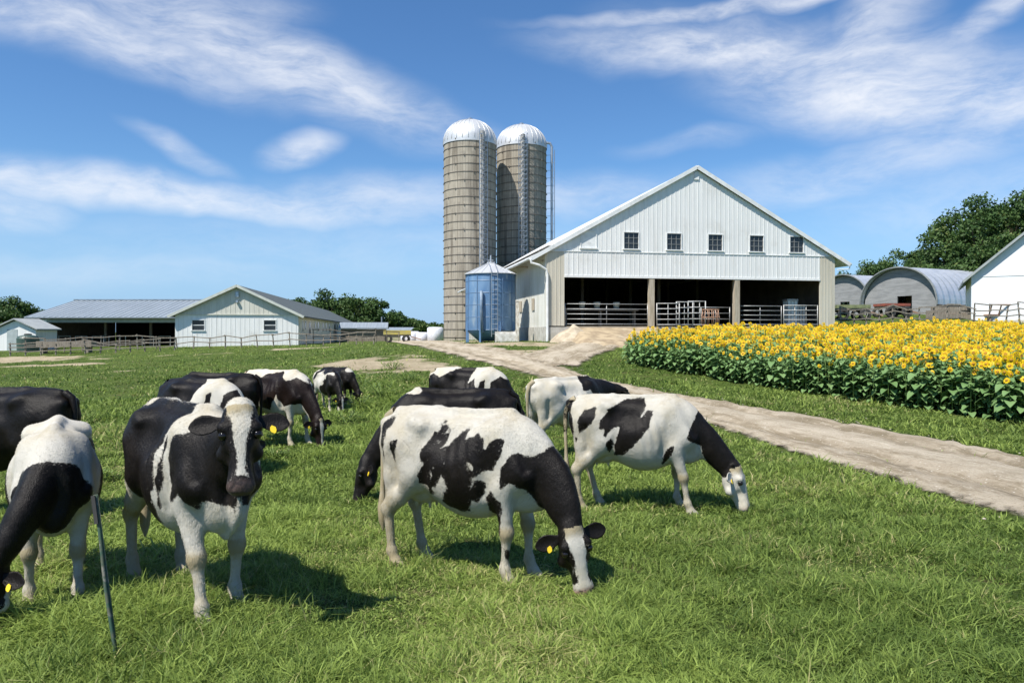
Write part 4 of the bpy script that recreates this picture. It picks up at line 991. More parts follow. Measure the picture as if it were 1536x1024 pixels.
# the rest of the crop as one mass
def mass(idx):
    P = []
    VV = []; QQ = []; TT = []; MM = []; off = 0
    lib = []
    for pi in range(6):
        H = (1.02,1.1,1.16,1.08,1.2,1.13)[pi]
        V, Q, tn = plant_leaves(60+pi, H, 9); n1 = len(Q)
        st = np.array([(0,-.012,.3),(0,.012,.3),(.08,.012,H),(.08,-.012,H)])
        hv, hq = head_geo(70+pi, .086, 9); hv = rot_head(hv, R((pi*37 % 50)-25), R((pi*29 % 44)-12), np.array([.11,0,H+.01]))
        a = np.linspace(0, 2*np.pi, 8, endpoint=False); dv = np.stack([np.full(8,.012), .034*np.cos(a), .034*np.sin(a)], -1); dv = rot_head(dv, R((pi*37 % 50)-25), R((pi*29 % 44)-12), np.array([.11,0,H+.01]))
        dq = np.array([(0,1,2,3),(0,3,4,7),(4,5,6,7)])
        A = np.vstack([V, st, hv, dv]); B = np.vstack([Q, np.array([[0,1,2,3]])+len(V), hq+len(V)+4, dq+len(V)+4+len(hv)])
        m_ = np.r_[np.zeros(n1+1,int), np.ones(len(hq),int), np.full(3,2)]
        lib.append((A, B, m_, np.r_[tn, np.zeros(len(A)-len(tn))]))
    for i in idx:
        A, B, m_, tn = lib[i % 6]; c, s = math.cos(yaw[i]), math.sin(yaw[i])
        v = A*scl[i]; VV.append(np.stack([v[:,0]*c-v[:,1]*s+xs[i], v[:,0]*s+v[:,1]*c+ys[i], v[:,2]+zs[i]], -1)); QQ.append(B+off); off += len(A); MM.append(m_); TT.append(tn+(i*.618) % 1)
    o_ = npmesh('sunflower_crop', np.vstack(VV), np.vstack(QQ), [M_LEAF, M_PETAL, M_DISC], None, True, {'tint': np.concatenate(TT)})
    o_.data.polygons.foreach_set('material_index', np.concatenate(MM).astype(np.int32)); return o_
tag(mass(rest), 'dense mass of yellow sunflowers filling the field behind the front rows', 'sunflowers', kind='stuff')

# ------------------------------------------------------------------ grass
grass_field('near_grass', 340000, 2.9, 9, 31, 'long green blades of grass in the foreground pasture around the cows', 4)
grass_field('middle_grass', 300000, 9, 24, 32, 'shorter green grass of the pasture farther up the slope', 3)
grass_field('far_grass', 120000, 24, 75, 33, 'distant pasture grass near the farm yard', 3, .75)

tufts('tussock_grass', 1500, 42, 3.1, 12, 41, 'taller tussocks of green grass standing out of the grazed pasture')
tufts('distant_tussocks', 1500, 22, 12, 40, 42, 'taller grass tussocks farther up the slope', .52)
# weedy tufts standing taller than the grass
def weed(px, py, w, h, seed, label, dark=0):
    x0, y0 = gp(px, py); r = np.random.default_rng(seed); n = 420
    a = r.uniform(0, 2*np.pi, n); d = w*np.sqrt(r.random(n))*.5
    V = []; Q = []; tn = []
    for i in range(n):
        bx_, by_ = d[i]*math.cos(a[i]), d[i]*math.sin(a[i]); hh = h*r.uniform(.3,1)*(1-.7*(2*d[i]/w)**2)
        L = r.uniform(.04,.10)*(.6+h); wd = L*.45; az_ = a[i]+r.normal(0,.8); e = r.uniform(-.4,.9)
        dd = np.array([math.cos(az_)*math.cos(e), math.sin(az_)*math.cos(e), math.sin(e)]); s = np.array([-math.sin(az_), math.cos(az_), 0])
        c = np.array([bx_,by_,hh]); o = len(V)
        V += [c, c+dd*L*.5-s*wd*.5, c+dd*L*.5+s*wd*.5, c+dd*L]; Q.append((o,o+1,o+3,o+2)); tn += [np.clip(r.random()*.8-dark,0,1) if r.random() > .06 else 1.5]*4
    z0 = g1(x0, y0)
    o_ = thing('weed_clump', label, 'weed', (x0,y0,z0), 0, 'weed clumps in the pasture')
    npmesh('leaves', np.array(V), Q, M_GRASS, o_, False, {'tint': tn, 'along': np.full(len(V), .4)})
    mb = MB()
    for i in range(16):
        b_ = a[i]; mb.tube([(0,0,-.05),(d[i]*math.cos(b_)*.6,d[i]*math.sin(b_)*.6,h*.4),(d[i]*math.cos(b_),d[i]*math.sin(b_),h*.75)], .008, 4)
    mb.build('stalks', M_STEM, o_)
WEEDS = [(545,578,1.3,.5,'bushy weed clump right of the grazing calves'),(515,570,1.0,.38,'grey green weed clump just behind the far calves'),(575,596,1.5,.5,'broad weed clump left of the black and white cow'),
 (610,572,1.1,.35,'low weed clump below the bare earth patch'),(540,610,1.1,.35,'weed clump on the slope above the black grazing head'),(520,632,.9,.3,'small weed clump between the far cows and the grazing head'),
 (412,688,.6,.2,'dark weed tuft beside the staring cow\'s head'),(150,722,.5,.18,'small dark tuft between the two left cows'),(590,553,1.0,.3,'weed tuft on the edge of the bare earth')]
for i, (a, b_, w, h, l) in enumerate(WEEDS): weed(a, b_, w, h, 200+i, l, .15 if i in (6,7,9) else 0)

# ------------------------------------------------------------------ trees
def treemat(name, a, b2, c2):
    m, k, b, o = newmat(name); at = k.n('ShaderNodeAttribute', attribute_name='tint')
    c = k.mix((at,2), a, b2); c = k.mix(k.ramp((at,2), .85, 1.1), c, c2)
    setc(k, b, c); b.inputs['Roughness'].default_value = .6; b.inputs['Specular IOR Level'].default_value = .3
    tl = k.n('ShaderNodeBsdfTranslucent'); k.nt.links.new(c.outputs[2], tl.inputs[0])
    mx = k.n('ShaderNodeMixShader', {0: .22, 1: b, 2: tl}); k.nt.links.new(mx.outputs[0], o.inputs[0]); return m
M_CROWN = treemat('crown_leaves', (.032,.072,.018), (.082,.145,.036), (.14,.175,.05))
M_BARK = surf('bark', (.11,.085,.06), (.07,.055,.04), 5, .95, .5, stretch=(3,3,.5))
def tree(px, Y, H, Wd, label, seed, group, nclump=46, nleaf=150, ls=.42, cb=.18, depth=None):
    r = np.random.default_rng(seed); x = (px-HX)/FPX*Y; zb = g1(x, Y)-.2
    t = thing('tree', label, 'tree', (x,Y,zb), 0, group); depth = depth or Wd
    mb = MB(); lean = r.normal(0,.03,2)*H
    mb.tube([(0,0,-.3),(lean[0]*.3,lean[1]*.3,H*.3),(lean[0],lean[1],H*.72)], [H*.026,H*.02,H*.008], 8)
    cl = []
    for i in range(nclump):
        u = r.normal(0,1,3); u /= np.linalg.norm(u); rr = r.uniform(.35,1.0)**.6
        zz = cb + (1-cb)*(.5+.5*u[2]*rr); taper = (1-.25*max(0, u[2]))
        c = np.array([u[0]*rr*Wd*.42*taper+lean[0]*zz, u[1]*rr*depth*.42*taper+lean[1]*zz, H*zz*.95]); s = r.uniform(.09,.17)*Wd
        cl.append((c, s)); 
        if i < 14: mb.tube([(lean[0]*zz*.5,lean[1]*zz*.5,H*zz*.5),tuple(c*.5+np.array([0,0,H*zz*.28])),tuple(c)], [H*.011,H*.007,H*.003], 5)
    mb.build('trunk', M_BARK, t, True)
    C_ = np.array([c for c, s in cl]); S_ = np.array([s for c, s in cl]); n = nclump*nleaf
    ci = np.repeat(np.arange(nclump), nleaf)
    d = r.normal(0,1,(n,3)); d /= np.linalg.norm(d, axis=1)[:,None]; rad_ = r.random(n)**.45
    sq = np.array([1,1,.72]); P = C_[ci]+d*sq*(rad_*S_[ci])[:,None]
    nrm = d*.8+r.normal(0,.7,(n,3)); nrm /= np.linalg.norm(nrm, axis=1)[:,None]
    a = np.cross(nrm, r.normal(0,1,(n,3))); a /= np.linalg.norm(a, axis=1)[:,None]; b_ = np.cross(nrm, a)
    L = ls*r.uniform(.6,1.3,n)[:,None]
    V = np.stack([P-a*L*.5, P-b_*L*.3+nrm*L*.08, P+a*L*.5, P+b_*L*.3+nrm*L*.08], 1).reshape(-1,3)
    tn = np.repeat(np.clip(r.uniform(0,.7,nclump)[ci]+r.normal(.1,.2,n), 0, 1.15), 4)
    npmesh('crown', V, np.arange(n*4).reshape(-1,4), M_CROWN, t, False, {'tint': tn})
# right: big wood edge
BT = [(1428,88,15.4,11,'dark broad tree at the left edge of the tall wood'),(1466,84,16.6,11,'tall dark tree second from the left in the wood'),(1512,86,17.4,12,'tallest broad tree rising behind the white barn roof'),(1565,84,17.2,12,'dense tree at the right picture edge'),
      (1440,80,8.6,8,'lower bushy tree in front of the tall wood'),(1490,79,10.2,9,'leafy tree just left of the white barn roof'),(1402,95,8.5,7,'smaller tree at the foot of the tall wood')]
for i, (px, Y, top, w, l) in enumerate(BT): tree(px, Y, CZ+top-g1((px-HX)/FPX*Y, Y)+.2, w, l, 300+i, 'tall wood at right', 60, 190, .40, .10)
MT = [(1268,150,11.0,10,'leftmost low tree behind the barn corner'),(1296,146,13.2,11,'round low tree second from the barn corner'),(1322,150,14.8,11,'low tree in the middle of the far line'),(1348,146,15.6,11,'low tree above the near quonset hut'),(1374,150,16.6,12,'low tree next to the tall wood'),(1398,150,17,11,'far tree meeting the tall wood')]
for i, (px, Y, top, w, l) in enumerate(MT): tree(px, Y, CZ+top+1.2-g1((px-HX)/FPX*Y, Y)+.2, w, l, 330+i, 'far tree line at right', 40, 150, .55, .1)
LT = [(432,150,7.5,11,'first round tree showing over the milk house roof'),(462,155,8.6,12,'second tree over the milk house roof'),(493,150,8.5,12,'third tree over the milk house roof'),(520,156,8.2,13,'tree in the middle of the left far wood'),(545,150,7.8,12,'tree left of the wood gap'),(568,152,6.6,11,'tree at the right shoulder of the left wood'),(590,156,4.0,10,'lower tree at the end of the left wood'),
      (615,160,2.6,9,'bush like tree left of the white bales'),(638,158,2.0,9,'small tree close to the silo foot'),(655,162,1.7,7,'smallest far tree beside the silo')]
for i, (px, Y, top, w, l) in enumerate(LT): tree(px, Y, CZ+top-g1((px-HX)/FPX*Y, Y)+.2, w, l, 360+i, 'far wood at left centre', 40, 150, .55, .06)
FT = [(-18,112,5.6,9,'tree cut by the left picture edge'),(18,115,5.4,8,'far left tree with a ragged top'),(40,118,4.6,7,'far left tree nearest the cattle shed'),(62,120,3.6,7,'low tree peeping over the shed roof end'),(0,105,3.6,8,'low bushy tree behind the small white shed')]
for i, (px, Y, top, w, l) in enumerate(FT): tree(px, Y, CZ+top-g1((px-HX)/FPX*Y, Y)+.2, w, l, 390+i, 'trees at far left', 40, 150, .42, .05)
# ------------------------------------------------------------------ cows: one continuous skin grown from a distance field
def surface_net(Fv, org, h):
    nx, ny, nz = Fv.shape; ins = Fv < 0
    c = [ins[i:nx-1+i, j:ny-1+j, k_:nz-1+k_] for i in (0,1) for j in (0,1) for k_ in (0,1)]
    cnt = sum(x.astype(np.int8) for x in c); act = (cnt > 0) & (cnt < 8)
    ids = np.full(act.shape, -1, np.int32); I = np.argwhere(act); ids[act] = np.arange(len(I))
    acc = np.zeros((len(I), 3)); num = np.zeros(len(I))
    corner = {(i,j,k_): Fv[I[:,0]+i, I[:,1]+j, I[:,2]+k_] for i in (0,1) for j in (0,1) for k_ in (0,1)}
    for a in corner:
        for ax in range(3):
            if a[ax] == 0:
                b_ = list(a); b_[ax] = 1; b_ = tuple(b_); va, vb = corner[a], corner[b_]; m = (va < 0) != (vb < 0)
                t = np.where(m, va/np.where(m, va-vb, 1), 0); p = np.tile(np.array(a, float), (len(I),1)); p[:,ax] += t
                acc[m] += p[m]; num[m] += 1
    V = (I + acc/num[:,None])*h + org
    Q = []
    for ax in range(3):
        u, v = [(1,2),(2,0),(0,1)][ax]
        s0 = [slice(1,-1)]*3; s1 = [slice(1,-1)]*3; s0[ax] = slice(0, -1); s1[ax] = slice(1, None)
        A, B = ins[tuple(s0)], ins[tuple(s1)]; E = np.argwhere(A != B); 
        fl = A[A != B]
        off = np.ones(3, int); off[ax] = 0; P = E + off
        def cell(du, dv):
            q = P.copy(); q[:,u] -= du; q[:,v] -= dv; return ids[q[:,0], q[:,1], q[:,2]]
        qd = np.stack([cell(1,1), cell(0,1), cell(0,0), cell(1,0)], -1)
        qd[~fl] = qd[~fl][:, ::-1]; Q.append(qd)
    Q = np.vstack(Q); return V, Q[(Q >= 0).all(1)]
def catmull(K, n):
    K = np.array(K, float); x = K[:,0]; xs_ = np.linspace(x[0], x[-1], n); out = [xs_]
    for j in range(1, K.shape[1]):
        y = K[:,j]; m = np.gradient(y, x); i = np.clip(np.searchsorted(x, xs_)-1, 0, len(x)-2); h_ = x[i+1]-x[i]; t = (xs_-x[i])/h_
        out.append((2*t**3-3*t**2+1)*y[i]+(t**3-2*t**2+t)*h_*m[i]+(-2*t**3+3*t**2)*y[i+1]+(t**3-t**2)*h_*m[i+1])
    return np.array(out)
TRUNK = catmull([(-.82,1.27,.98,.11),(-.74,1.345,.84,.19),(-.60,1.375,.76,.225),(-.40,1.385,.69,.265),(-.20,1.355,.565,.30),(0,1.345,.495,.335),(.18,1.35,.50,.325),(.36,1.385,.56,.265),(.52,1.37,.61,.21),(.66,1.28,.66,.18),(.76,1.17,.72,.12)], 60)
HEAD = catmull([(-.03,.03,-.08,.06),(.0,.055,-.12,.088),(.07,.078,-.165,.112),(.15,.082,-.19,.115),(.23,.072,-.182,.095),(.31,.06,-.15,.074),(.38,.05,-.122,.068),(.44,.045,-.112,.078),(.485,.036,-.10,.080),(.515,.015,-.075,.058)], 50)
class Field:
    def __init__(s, lo, hi, h):
        s.lo = np.array(lo, float); s.h = h; s.n = np.ceil((np.array(hi)-s.lo)/h).astype(int)+1
        s.ax = [(s.lo[i]+np.arange(s.n[i])*h).astype(np.float32) for i in range(3)]; s.D = np.full(s.n, 9., np.float32)
    def sl(s, lo, hi):
        o = []
        for i in range(3):
            a = max(0, int((lo[i]-s.lo[i])/s.h)); b_ = min(s.n[i], int((hi[i]-s.lo[i])/s.h)+2)
            if b_ <= a: return None
            o.append(slice(a, b_))
        return tuple(o)
    def put(s, fn, lo, hi, k_, sub=False):
        m = k_+.03; q = s.sl(np.array(lo)-m, np.array(hi)+m)
        if q is None: return
        x, y, z = s.ax[0][q[0]][:,None,None], s.ax[1][q[1]][None,:,None], s.ax[2][q[2]][None,None,:]
        d = fn(x, y, z); D = s.D[q]
        if sub:
            d = -d; hh = np.maximum(k_-np.abs(D-d), 0)/k_; s.D[q] = np.maximum(D, d)+hh*hh*k_*.25
        else:
            hh = np.maximum(k_-np.abs(D-d), 0)/k_; s.D[q] = np.minimum(D, d)-hh*hh*k_*.25
    def cone(s, a, b_, r1, r2, k_=.05, sq=1.0, sub=False):
        a = np.array(a, float); b_ = np.array(b_, float); rm = max(r1, r2); ba = b_-a; l2 = (ba**2).sum()+1e-9
        def fn(x, y, z):
            px, py, pz = x-a[0], y-a[1], z-a[2]; t = np.clip((px*ba[0]+py*ba[1]+pz*ba[2])/l2, 0, 1)
            return (np.sqrt((px-t*ba[0])**2+((py-t*ba[1])/sq)**2+(pz-t*ba[2])**2)-(r1+t*(r2-r1)))*(1 if sq >= 1 else sq**.5)
        s.put(fn, np.minimum(a, b_)-rm*max(1, sq), np.maximum(a, b_)+rm*max(1, sq), k_, sub)
    def ball(s, c, r, k_=.05, sub=False):
        c = np.array(c, float); r = np.array(r if hasattr(r,'__len__') else (r,r,r), float); mr = r.min()
        s.put(lambda x,y,z: (np.sqrt(((x-c[0])/r[0])**2+((y-c[1])/r[1])**2+((z-c[2])/r[2])**2)-1)*mr, c-r, c+r, k_, sub)
def loft(u, y, f, K, p=2.3, tz=.55):
    uc = np.clip(u, K[0][0], K[0][-1]); top = np.interp(uc, K[0], K[1]); bot = np.interp(uc, K[0], K[2]); w = np.interp(uc, K[0], K[3])
    c = bot+(top-bot)*tz; hh = np.where(f > c, top-c, c-bot)
    g = (np.abs(y/w)**p+np.abs((f-c)/hh)**p)**(1/p); d = (g-1)*np.minimum(w, hh)
    e = np.abs(u-uc); return np.where(e > 1e-6, np.sqrt(np.maximum(d,0)**2+e**2), d)
M_EYE = surf('eye', (.008,.006,.005), (.012,.009,.007), 3, .08)
M_TAG = surf('yellow_tag', (.80,.58,.02), (.75,.52,.02), 8, .5)
def coatmat(name, black, white, stain=.85):
    m, k, b, o = newmat(name); v = coords(k); at = k.n('ShaderNodeAttribute', attribute_name='black'); mz_ = k.n('ShaderNodeAttribute', attribute_name='muzzle'); dk = k.n('ShaderNodeAttribute', attribute_name='dirt')
    e = k.math('ADD', (at,2), k.math('MULTIPLY', k.math('SUBTRACT', k.noise(v, 9, 4, .65), .5), .075))
    e = k.math('ADD', e, k.math('MULTIPLY', k.math('SUBTRACT', k.noise(coords(k,(1,1,.5)), 60, 3, .7), .5), .030))
    f = k.ramp(e, -.006, .006)
    w = k.mix(k.ramp(k.noise(v, 2.6, 5, .65), .42, .75), white, tuple(c*d for c, d in zip(white, (.90,.85,.74))))
    w = k.mix(k.math('MULTIPLY', k.ramp(k.math('ADD', (dk,2), k.math('MULTIPLY', k.math('SUBTRACT', k.noise(v, 7, 6, .75), .5), 1.1)), .14, .85), stain), w, (.29,.235,.13))
    bl = k.mix(k.ramp(k.noise(v, 3.5, 5, .7), .45, .75), black, tuple(c*2.2+.002 for c in black))
    bl = k.mix(k.math('MULTIPLY', k.ramp(k.noise(v, 11, 5, .75), .64, .74), .18), bl, (.07,.055,.04))
    c = k.mix(f, w, bl); c = k.mix((mz_,2), c, k.mix(k.math('MAXIMUM', k.math('MULTIPLY', f, .88), k.ramp(k.noise(v, 16, 3), .5, .6)), (.40,.25,.20), (.062,.048,.046)))
    setc(k, b, c); setc(k, b, k.mix((mz_,2), k.mix(f, (.62,)*3, (.43,)*3), (.28,)*3), 'Roughness'); b.inputs['Specular IOR Level'].default_value = .16
    b.inputs['Sheen Weight'].default_value = .0; b.inputs['Sheen Roughness'].default_value = .5
    hv = k.math('ADD', k.noise(coords(k,(40,40,9)), 3.0, 3, .7), k.math('MULTIPLY', k.noise(v, 7, 3), 1.6))
    bn = k.n('ShaderNodeBump', {'Strength': .38, 'Distance': .016, 'Height': hv}); k.nt.links.new(bn.outputs[0], b.inputs['Normal']); return m
M_COAT = coatmat('black_white_coat', (.0075,.0060,.0050), (.475,.455,.40))
M_COATB = coatmat('brownish_coat', (.009,.0052,.0040), (.52,.49,.42))
def unit(v): v = np.array(v, float); return v/np.linalg.norm(v)
def cow(name, label, pos, heading, scale=1.0, graze=True, poll=None, face=None, faceup=None, neck=None, legs=(0,0,0,0), coat=None, headcoat=None, h=.016, mat=None, tags=(1,-1), tail=True, tailcurve=0, muzzle=1.0, horn=False, group='herd of dairy cows in the pasture', dewlap=False, cat='cow', pits=1.0, fat=1.0, belly=1.0, sink=0.0, pitchz=0.0, hair=0):
    """local frame: +x forward, +y left, z up; legs = forward swing of FL, FR, HL, HR hooves"""
    P = np.array(poll if poll is not None else ((1.00,0,.52) if graze else (1.02,0,1.40)), float)
    ah = unit(face if face is not None else ((.22,0,-.97) if graze else (.55,0,-.80)))
    up = np.array(faceup if faceup is not None else ((.97,0,.22) if graze else (.80,0,.55)), float)
    nf = unit(up-ah*up.dot(ah)); sd = np.cross(nf, ah)            # sd: animal's left
    if sd.dot(np.array([0,1,0])) < 0 and face is None: sd = -sd
    hmax = P+ah*.52
    lo = np.array([-.98, min(-.42, P[1]-.24, hmax[1]-.2), -.03]); hi = np.array([max(P[0], hmax[0])+.24, max(.42, P[1]+.24, hmax[1]+.2), max(1.46, P[2]+.16)])
    Fd = Field(lo, hi, h)
    TR = TRUNK.copy(); TR[3] *= fat; TR[2] = TR[2]+(1-belly)*.25*np.exp(-((TR[0])/.4)**2)
    Fd.put(lambda x,y,z: loft(x, y+0*x+0*z, z+0*x+0*y, TR, 2.25, .52)+0*y, (-.86,-.36,.5), (.80,.36,1.42), .05)
    # spine, hooks, pins, flank hollow, ribs
    Fd.cone((-.72,0,1.36),(-.30,0,1.375),.028,.03,.07); Fd.cone((-.30,0,1.375),(.42,0,1.392),.03,.032,.07)
    for s in (-1,1):
        Fd.cone((-.42,s*.215,1.275),(-.34,s*.235,1.25),.045,.04,.13); Fd.cone((-.80,s*.10,1.25),(-.76,s*.12,1.22),.045,.05,.08)
        Fd.ball((-.12,s*(.43-.035*pits),1.19),(.20,.16,.13),.14,True) if pits else None
        Fd.ball((-.60,s*.33,1.19),(.12,.09,.10),.14,True) if pits else None
        for i, xr in enumerate((-.02,.10,.22)):
            pass
    Fd.ball((.60,0,.74),(.16,.10,.13),.10)                      # brisket
    Fd.ball((-.44,0,.66),(.17,.13,.10),.08)                      # udder
    for s in (-1,1):
        for xx in (-.50,-.36): Fd.cone((xx,s*.05,.62),(xx,s*.055,.535),.017,.012,.02)
    for j, s in enumerate((1,-1)):
        dx = legs[j]; dk_ = dx*.55                                # front leg
        Fd.cone((.36,s*.17,1.22),(.55,s*.175,.93),.095,.115,.10,.75); Fd.cone((.55,s*.175,.93),(.40+dx*.05,s*.175,.78),.10,.098,.08,.8)
        Fd.cone((.42+dx*.05,s*.175,.80),(.46+dk_,s*.165,.46),.088,.051,.06); kn = (.465+dk_,s*.165,.43)
        Fd.ball(kn,(.052,.050,.062),.05); Fd.cone(kn,(.455+dx,s*.165,.155),.040,.031,.04); Fd.ball((.455+dx,s*.165,.14),(.041,.040,.046),.04)
        Fd.cone((.46+dx,s*.165,.13),(.495+dx,s*.165,.05),.042,.05,.025); Fd.cone((.50+dx,s*.165,.03),(.545+dx,s*.165,.015),.056,.042,.02)
        dx = legs[2+j]; dk_ = dx*.6                              # hind leg
        Fd.cone((-.52,s*.15,1.08),(-.42,s*.185,.86),.19,.135,.08,.72); Fd.cone((-.70,s*.125,1.08),(-.67,s*.15,.80),.125,.085,.08,.8)
        Fd.cone((-.42,s*.185,.86),(-.60+dk_*.6,s*.17,.62),.125,.072,.07,.8); Fd.cone((-.67,s*.15,.80),(-.69+dk_*.8,s*.165,.56),.08,.045,.06,.8)
        hk = (-.70+dk_,s*.165,.50); Fd.cone((-.60+dk_*.6,s*.17,.62),hk,.07,.054,.05); Fd.ball((hk[0]-.012,hk[1],hk[2]+.01),(.058,.048,.06),.04)
        Fd.cone(hk,(-.655+dx,s*.16,.16),.043,.034,.03); Fd.ball((-.652+dx,s*.16,.14),(.041,.040,.046),.04)
        Fd.cone((-.65+dx,s*.16,.13),(-.61+dx,s*.16,.05),.043,.05,.025); Fd.cone((-.605+dx,s*.16,.03),(-.56+dx,s*.16,.015),.056,.042,.02)
    # skin folds: flank, behind the elbow, throat side
    for s in (-1,1):
        Fd.cone((-.22,s*.335,1.02),(-.335,s*.275,.70),.022,.03,.07,1,True)
        Fd.cone((.33,s*.335,1.05),(.30,s*.28,.74),.02,.025,.07,1,True)
        Fd.cone((.55,s*.255,1.24),(.66,s*.225,.98),.018,.02,.07,1,True)
        Fd.cone((-.63,s*.265,1.02),(-.60,s*.235,.74),.014,.02,.06,1,True)
    # neck
    if neck is None:
        m1 = np.array([.44,0,1.08]); pn = P-ah*.0-nf*.05; mid = m1*.45+pn*.55+np.array([.03 if graze else 0,0,.05 if graze else -.06]); neck = [(*m1,.265),(*mid,.155 if graze else .165),(*pn,.11)]
    nk = catmull([(i,)+tuple(q) for i, q in enumerate(neck)], 9)
    for i in range(8): Fd.cone(nk[1:4,i], nk[1:4,i+1], nk[4,i], nk[4,i+1], .05, .60)
    if dewlap: Fd.cone((.84,P[1]*.3,1.10),(.74,0,.80),.07,.10,.06,.22); Fd.cone((.74,0,.80),(.64,0,.62),.10,.07,.06,.25)
    # head
    def hf(x, y, z):
        px, py, pz = x-P[0], y-P[1], z-P[2]
        u = px*ah[0]+py*ah[1]+pz*ah[2]; f = px*nf[0]+py*nf[1]+pz*nf[2]; w = px*sd[0]+py*sd[1]+pz*sd[2]
        return loft(u, w, f, HEAD, 2.35, .58)
    c_ = P+ah*.25-nf*.05; Fd.put(hf, c_-.40, c_+.40, .04)
    H = lambda u, w, f: P+ah*u+sd*w+nf*f
    Fd.ball(H(-.01,0,.0),(.075,.075,.075),.05)
    for s in (-1,1):
        Fd.ball(H(.125,s*.098,.045),.032,.04); Fd.ball(H(.24,s*.088,-.115),.05,.05)
        Fd.ball(H(.175,s*.128,.030),.024,.02,True); Fd.ball(H(.490,s*.046,.040),.022,.014,True)
        Fd.ball(H(.30,s*.10,-.01),.03,.06,True)
        if horn: Fd.cone(H(-.01,s*.07,-.0),H(-.06,s*.10,.02),.026,.014,.02)
    Fd.cone(H(.475,-.06,-.055),H(.475,.06,-.055),.008,.008,.012,1,True)
    V, Q = surface_net(Fd.D, Fd.lo, h)
    # project one relaxation step to quiet the grid
    nb = np.zeros_like(V); ct = np.zeros(len(V))
    for a, b_ in ((0,1),(1,2),(2,3),(3,0)):
        np.add.at(nb, Q[:,a], V[Q[:,b_]]); np.add.at(ct, Q[:,a], 1); np.add.at(nb, Q[:,b_], V[Q[:,a]]); np.add.at(ct, Q[:,b_], 1)
    V = V*.45+nb/ct[:,None]*.55
    e1 = np.zeros_like(V); np.add.at(e1, Q[:,0], np.cross(V[Q[:,2]]-V[Q[:,0]], V[Q[:,3]]-V[Q[:,1]])); np.add.at(e1, Q[:,2], np.cross(V[Q[:,2]]-V[Q[:,0]], V[Q[:,3]]-V[Q[:,1]]))
    e1 /= np.linalg.norm(e1, axis=1)[:,None]+1e-9
    V = V + e1*((fbm(V[:,0]*7+heading, V[:,1]*7, V[:,2]*5, 3)-.5)*.016*np.clip(V[:,2]/.5-.4, 0, 1))[:,None]
    rb_ = np.exp(-((V[:,0]-.13)/.2)**4)*np.clip((np.abs(V[:,1])-.17)/.1,0,1)*np.exp(-((V[:,2]-.98)/.24)**4)
    V = V + e1*(rb_*.0055*pits*np.cos(2*math.pi*(V[:,0]+.22*(V[:,2]-1))/.105))[:,None]
    # coat attributes
    x, y, z = V.T; rel = V-P; u = rel@ah; w = rel@sd; f = rel@nf
    bl = coat(x, y, z) if coat else np.full(len(V), -1.)
    onhead = (u > -.02) & (np.abs(w) < .2) & (np.abs(f) < .24) & (u < .60)
    if headcoat is not None: bl = np.where(onhead, headcoat(u, w, f), bl)
    mz1 = np.clip((u-.44)/.03, 0, 1)*np.clip((f+.085)/.03, 0, 1)*onhead*muzzle
    for s in (-1,1):
        mz1 = np.maximum(mz1, 0)
    dt = np.clip((.95-z)/.7, 0, 1)*.42 + .75*np.exp(-((z-.43)/.055)**2)*(x > .2) + .3*np.exp(-((x+.7)/.25)**2)*np.clip((1.1-z)/.4,0,1)
    dt = np.maximum(dt, .5*np.exp(-((x-.4)/.3)**2)*np.clip((z-1.2)/.15,0,1)*.8); dt = np.where(onhead, .10+.75*np.clip((.10-u)/.1,0,1), dt)
    VV = [V]; QQ = [Q]; B = [bl]; MZ = [mz1]; DT = [dt]; off = len(V)
    def extra(v, q, b_, d_=0.):
        nonlocal off
        VV.append(v); QQ.append(np.array(q)+off); B.append(np.full(len(v), b_)); MZ.append(np.zeros(len(v))); DT.append(np.full(len(v), d_)); off += len(v)
    # ears
    eb = float(np.median(headcoat(np.full(3,.05), np.array([.10,-.10,.1]), np.zeros(3)))) if headcoat is not None else .3
    eartip = {}
    for s in (-1,1):
        base = H(.055, s*.085, -.035); dr = unit(sd*s*.92 - nf*.10 + ah*.10); wv = unit(ah*.9-dr*(ah.dot(dr))*.9 + np.array([0,0,-.0])); wv = unit(wv-dr*wv.dot(dr)); fn_ = unit(np.cross(dr, wv)); 
        if fn_.dot(nf) < 0: fn_ = -fn_
        prof = [(0,.030),(.04,.038),(.09,.060),(.13,.066),(.17,.054),(.20,.030),(.215,.006)]; vs = []; nn_ = 10
        for L, ww in prof:
            for j in range(nn_):
                a = 2*math.pi*j/nn_; cx, cy = math.cos(a), math.sin(a)
                th = .010*min(1, ww/.03) if L > .03 else .022
                vs.append(base+dr*L+wv*cx*ww+fn_*(cy*th+(.42*ww*cx*cx-.25*ww)*(1 if L > .03 else .3)))
        q = [(i*nn_+j, i*nn_+(j+1)%nn_, (i+1)*nn_+(j+1)%nn_, (i+1)*nn_+j) for i in range(len(prof)-1) for j in range(nn_)]
        extra(np.array(vs), q, eb); eartip[s] = (base+dr*.115+wv*.035+fn_*.004, dr, wv, fn_)
    # tail
    if tail:
        tc = tailcurve; pts = [(-.76,0,1.345),(-.845,0,1.30),(-.885,.01*tc,1.17),(-.89,.02*tc,.95),(-.88,.04*tc,.75),(-.875,.05*tc,.60),(-.87,.055*tc,.48),(-.865,.06*tc,.36),(-.86,.06*tc,.27)]
        rr = [.05,.04,.03,.023,.020,.026,.046,.038,.006]
        mb = MB(); mb.tube([Vector(p) for p in pts], rr, 8, cap=False); extra(np.array(mb.v), mb.f, -.3, .75)
        if coat: B[-1] = coat(np.full(off*0+len(mb.v), -.8), np.zeros(len(mb.v)), np.array(mb.v)[:,2])
        B[-1] = np.where(np.array(mb.v)[:,2] < .55, -.2, B[-1])
    root = thing(name, label, cat, pos, heading, group); root.scale = (scale,)*3
    if pitchz: root.rotation_euler = (0, pitchz, heading)
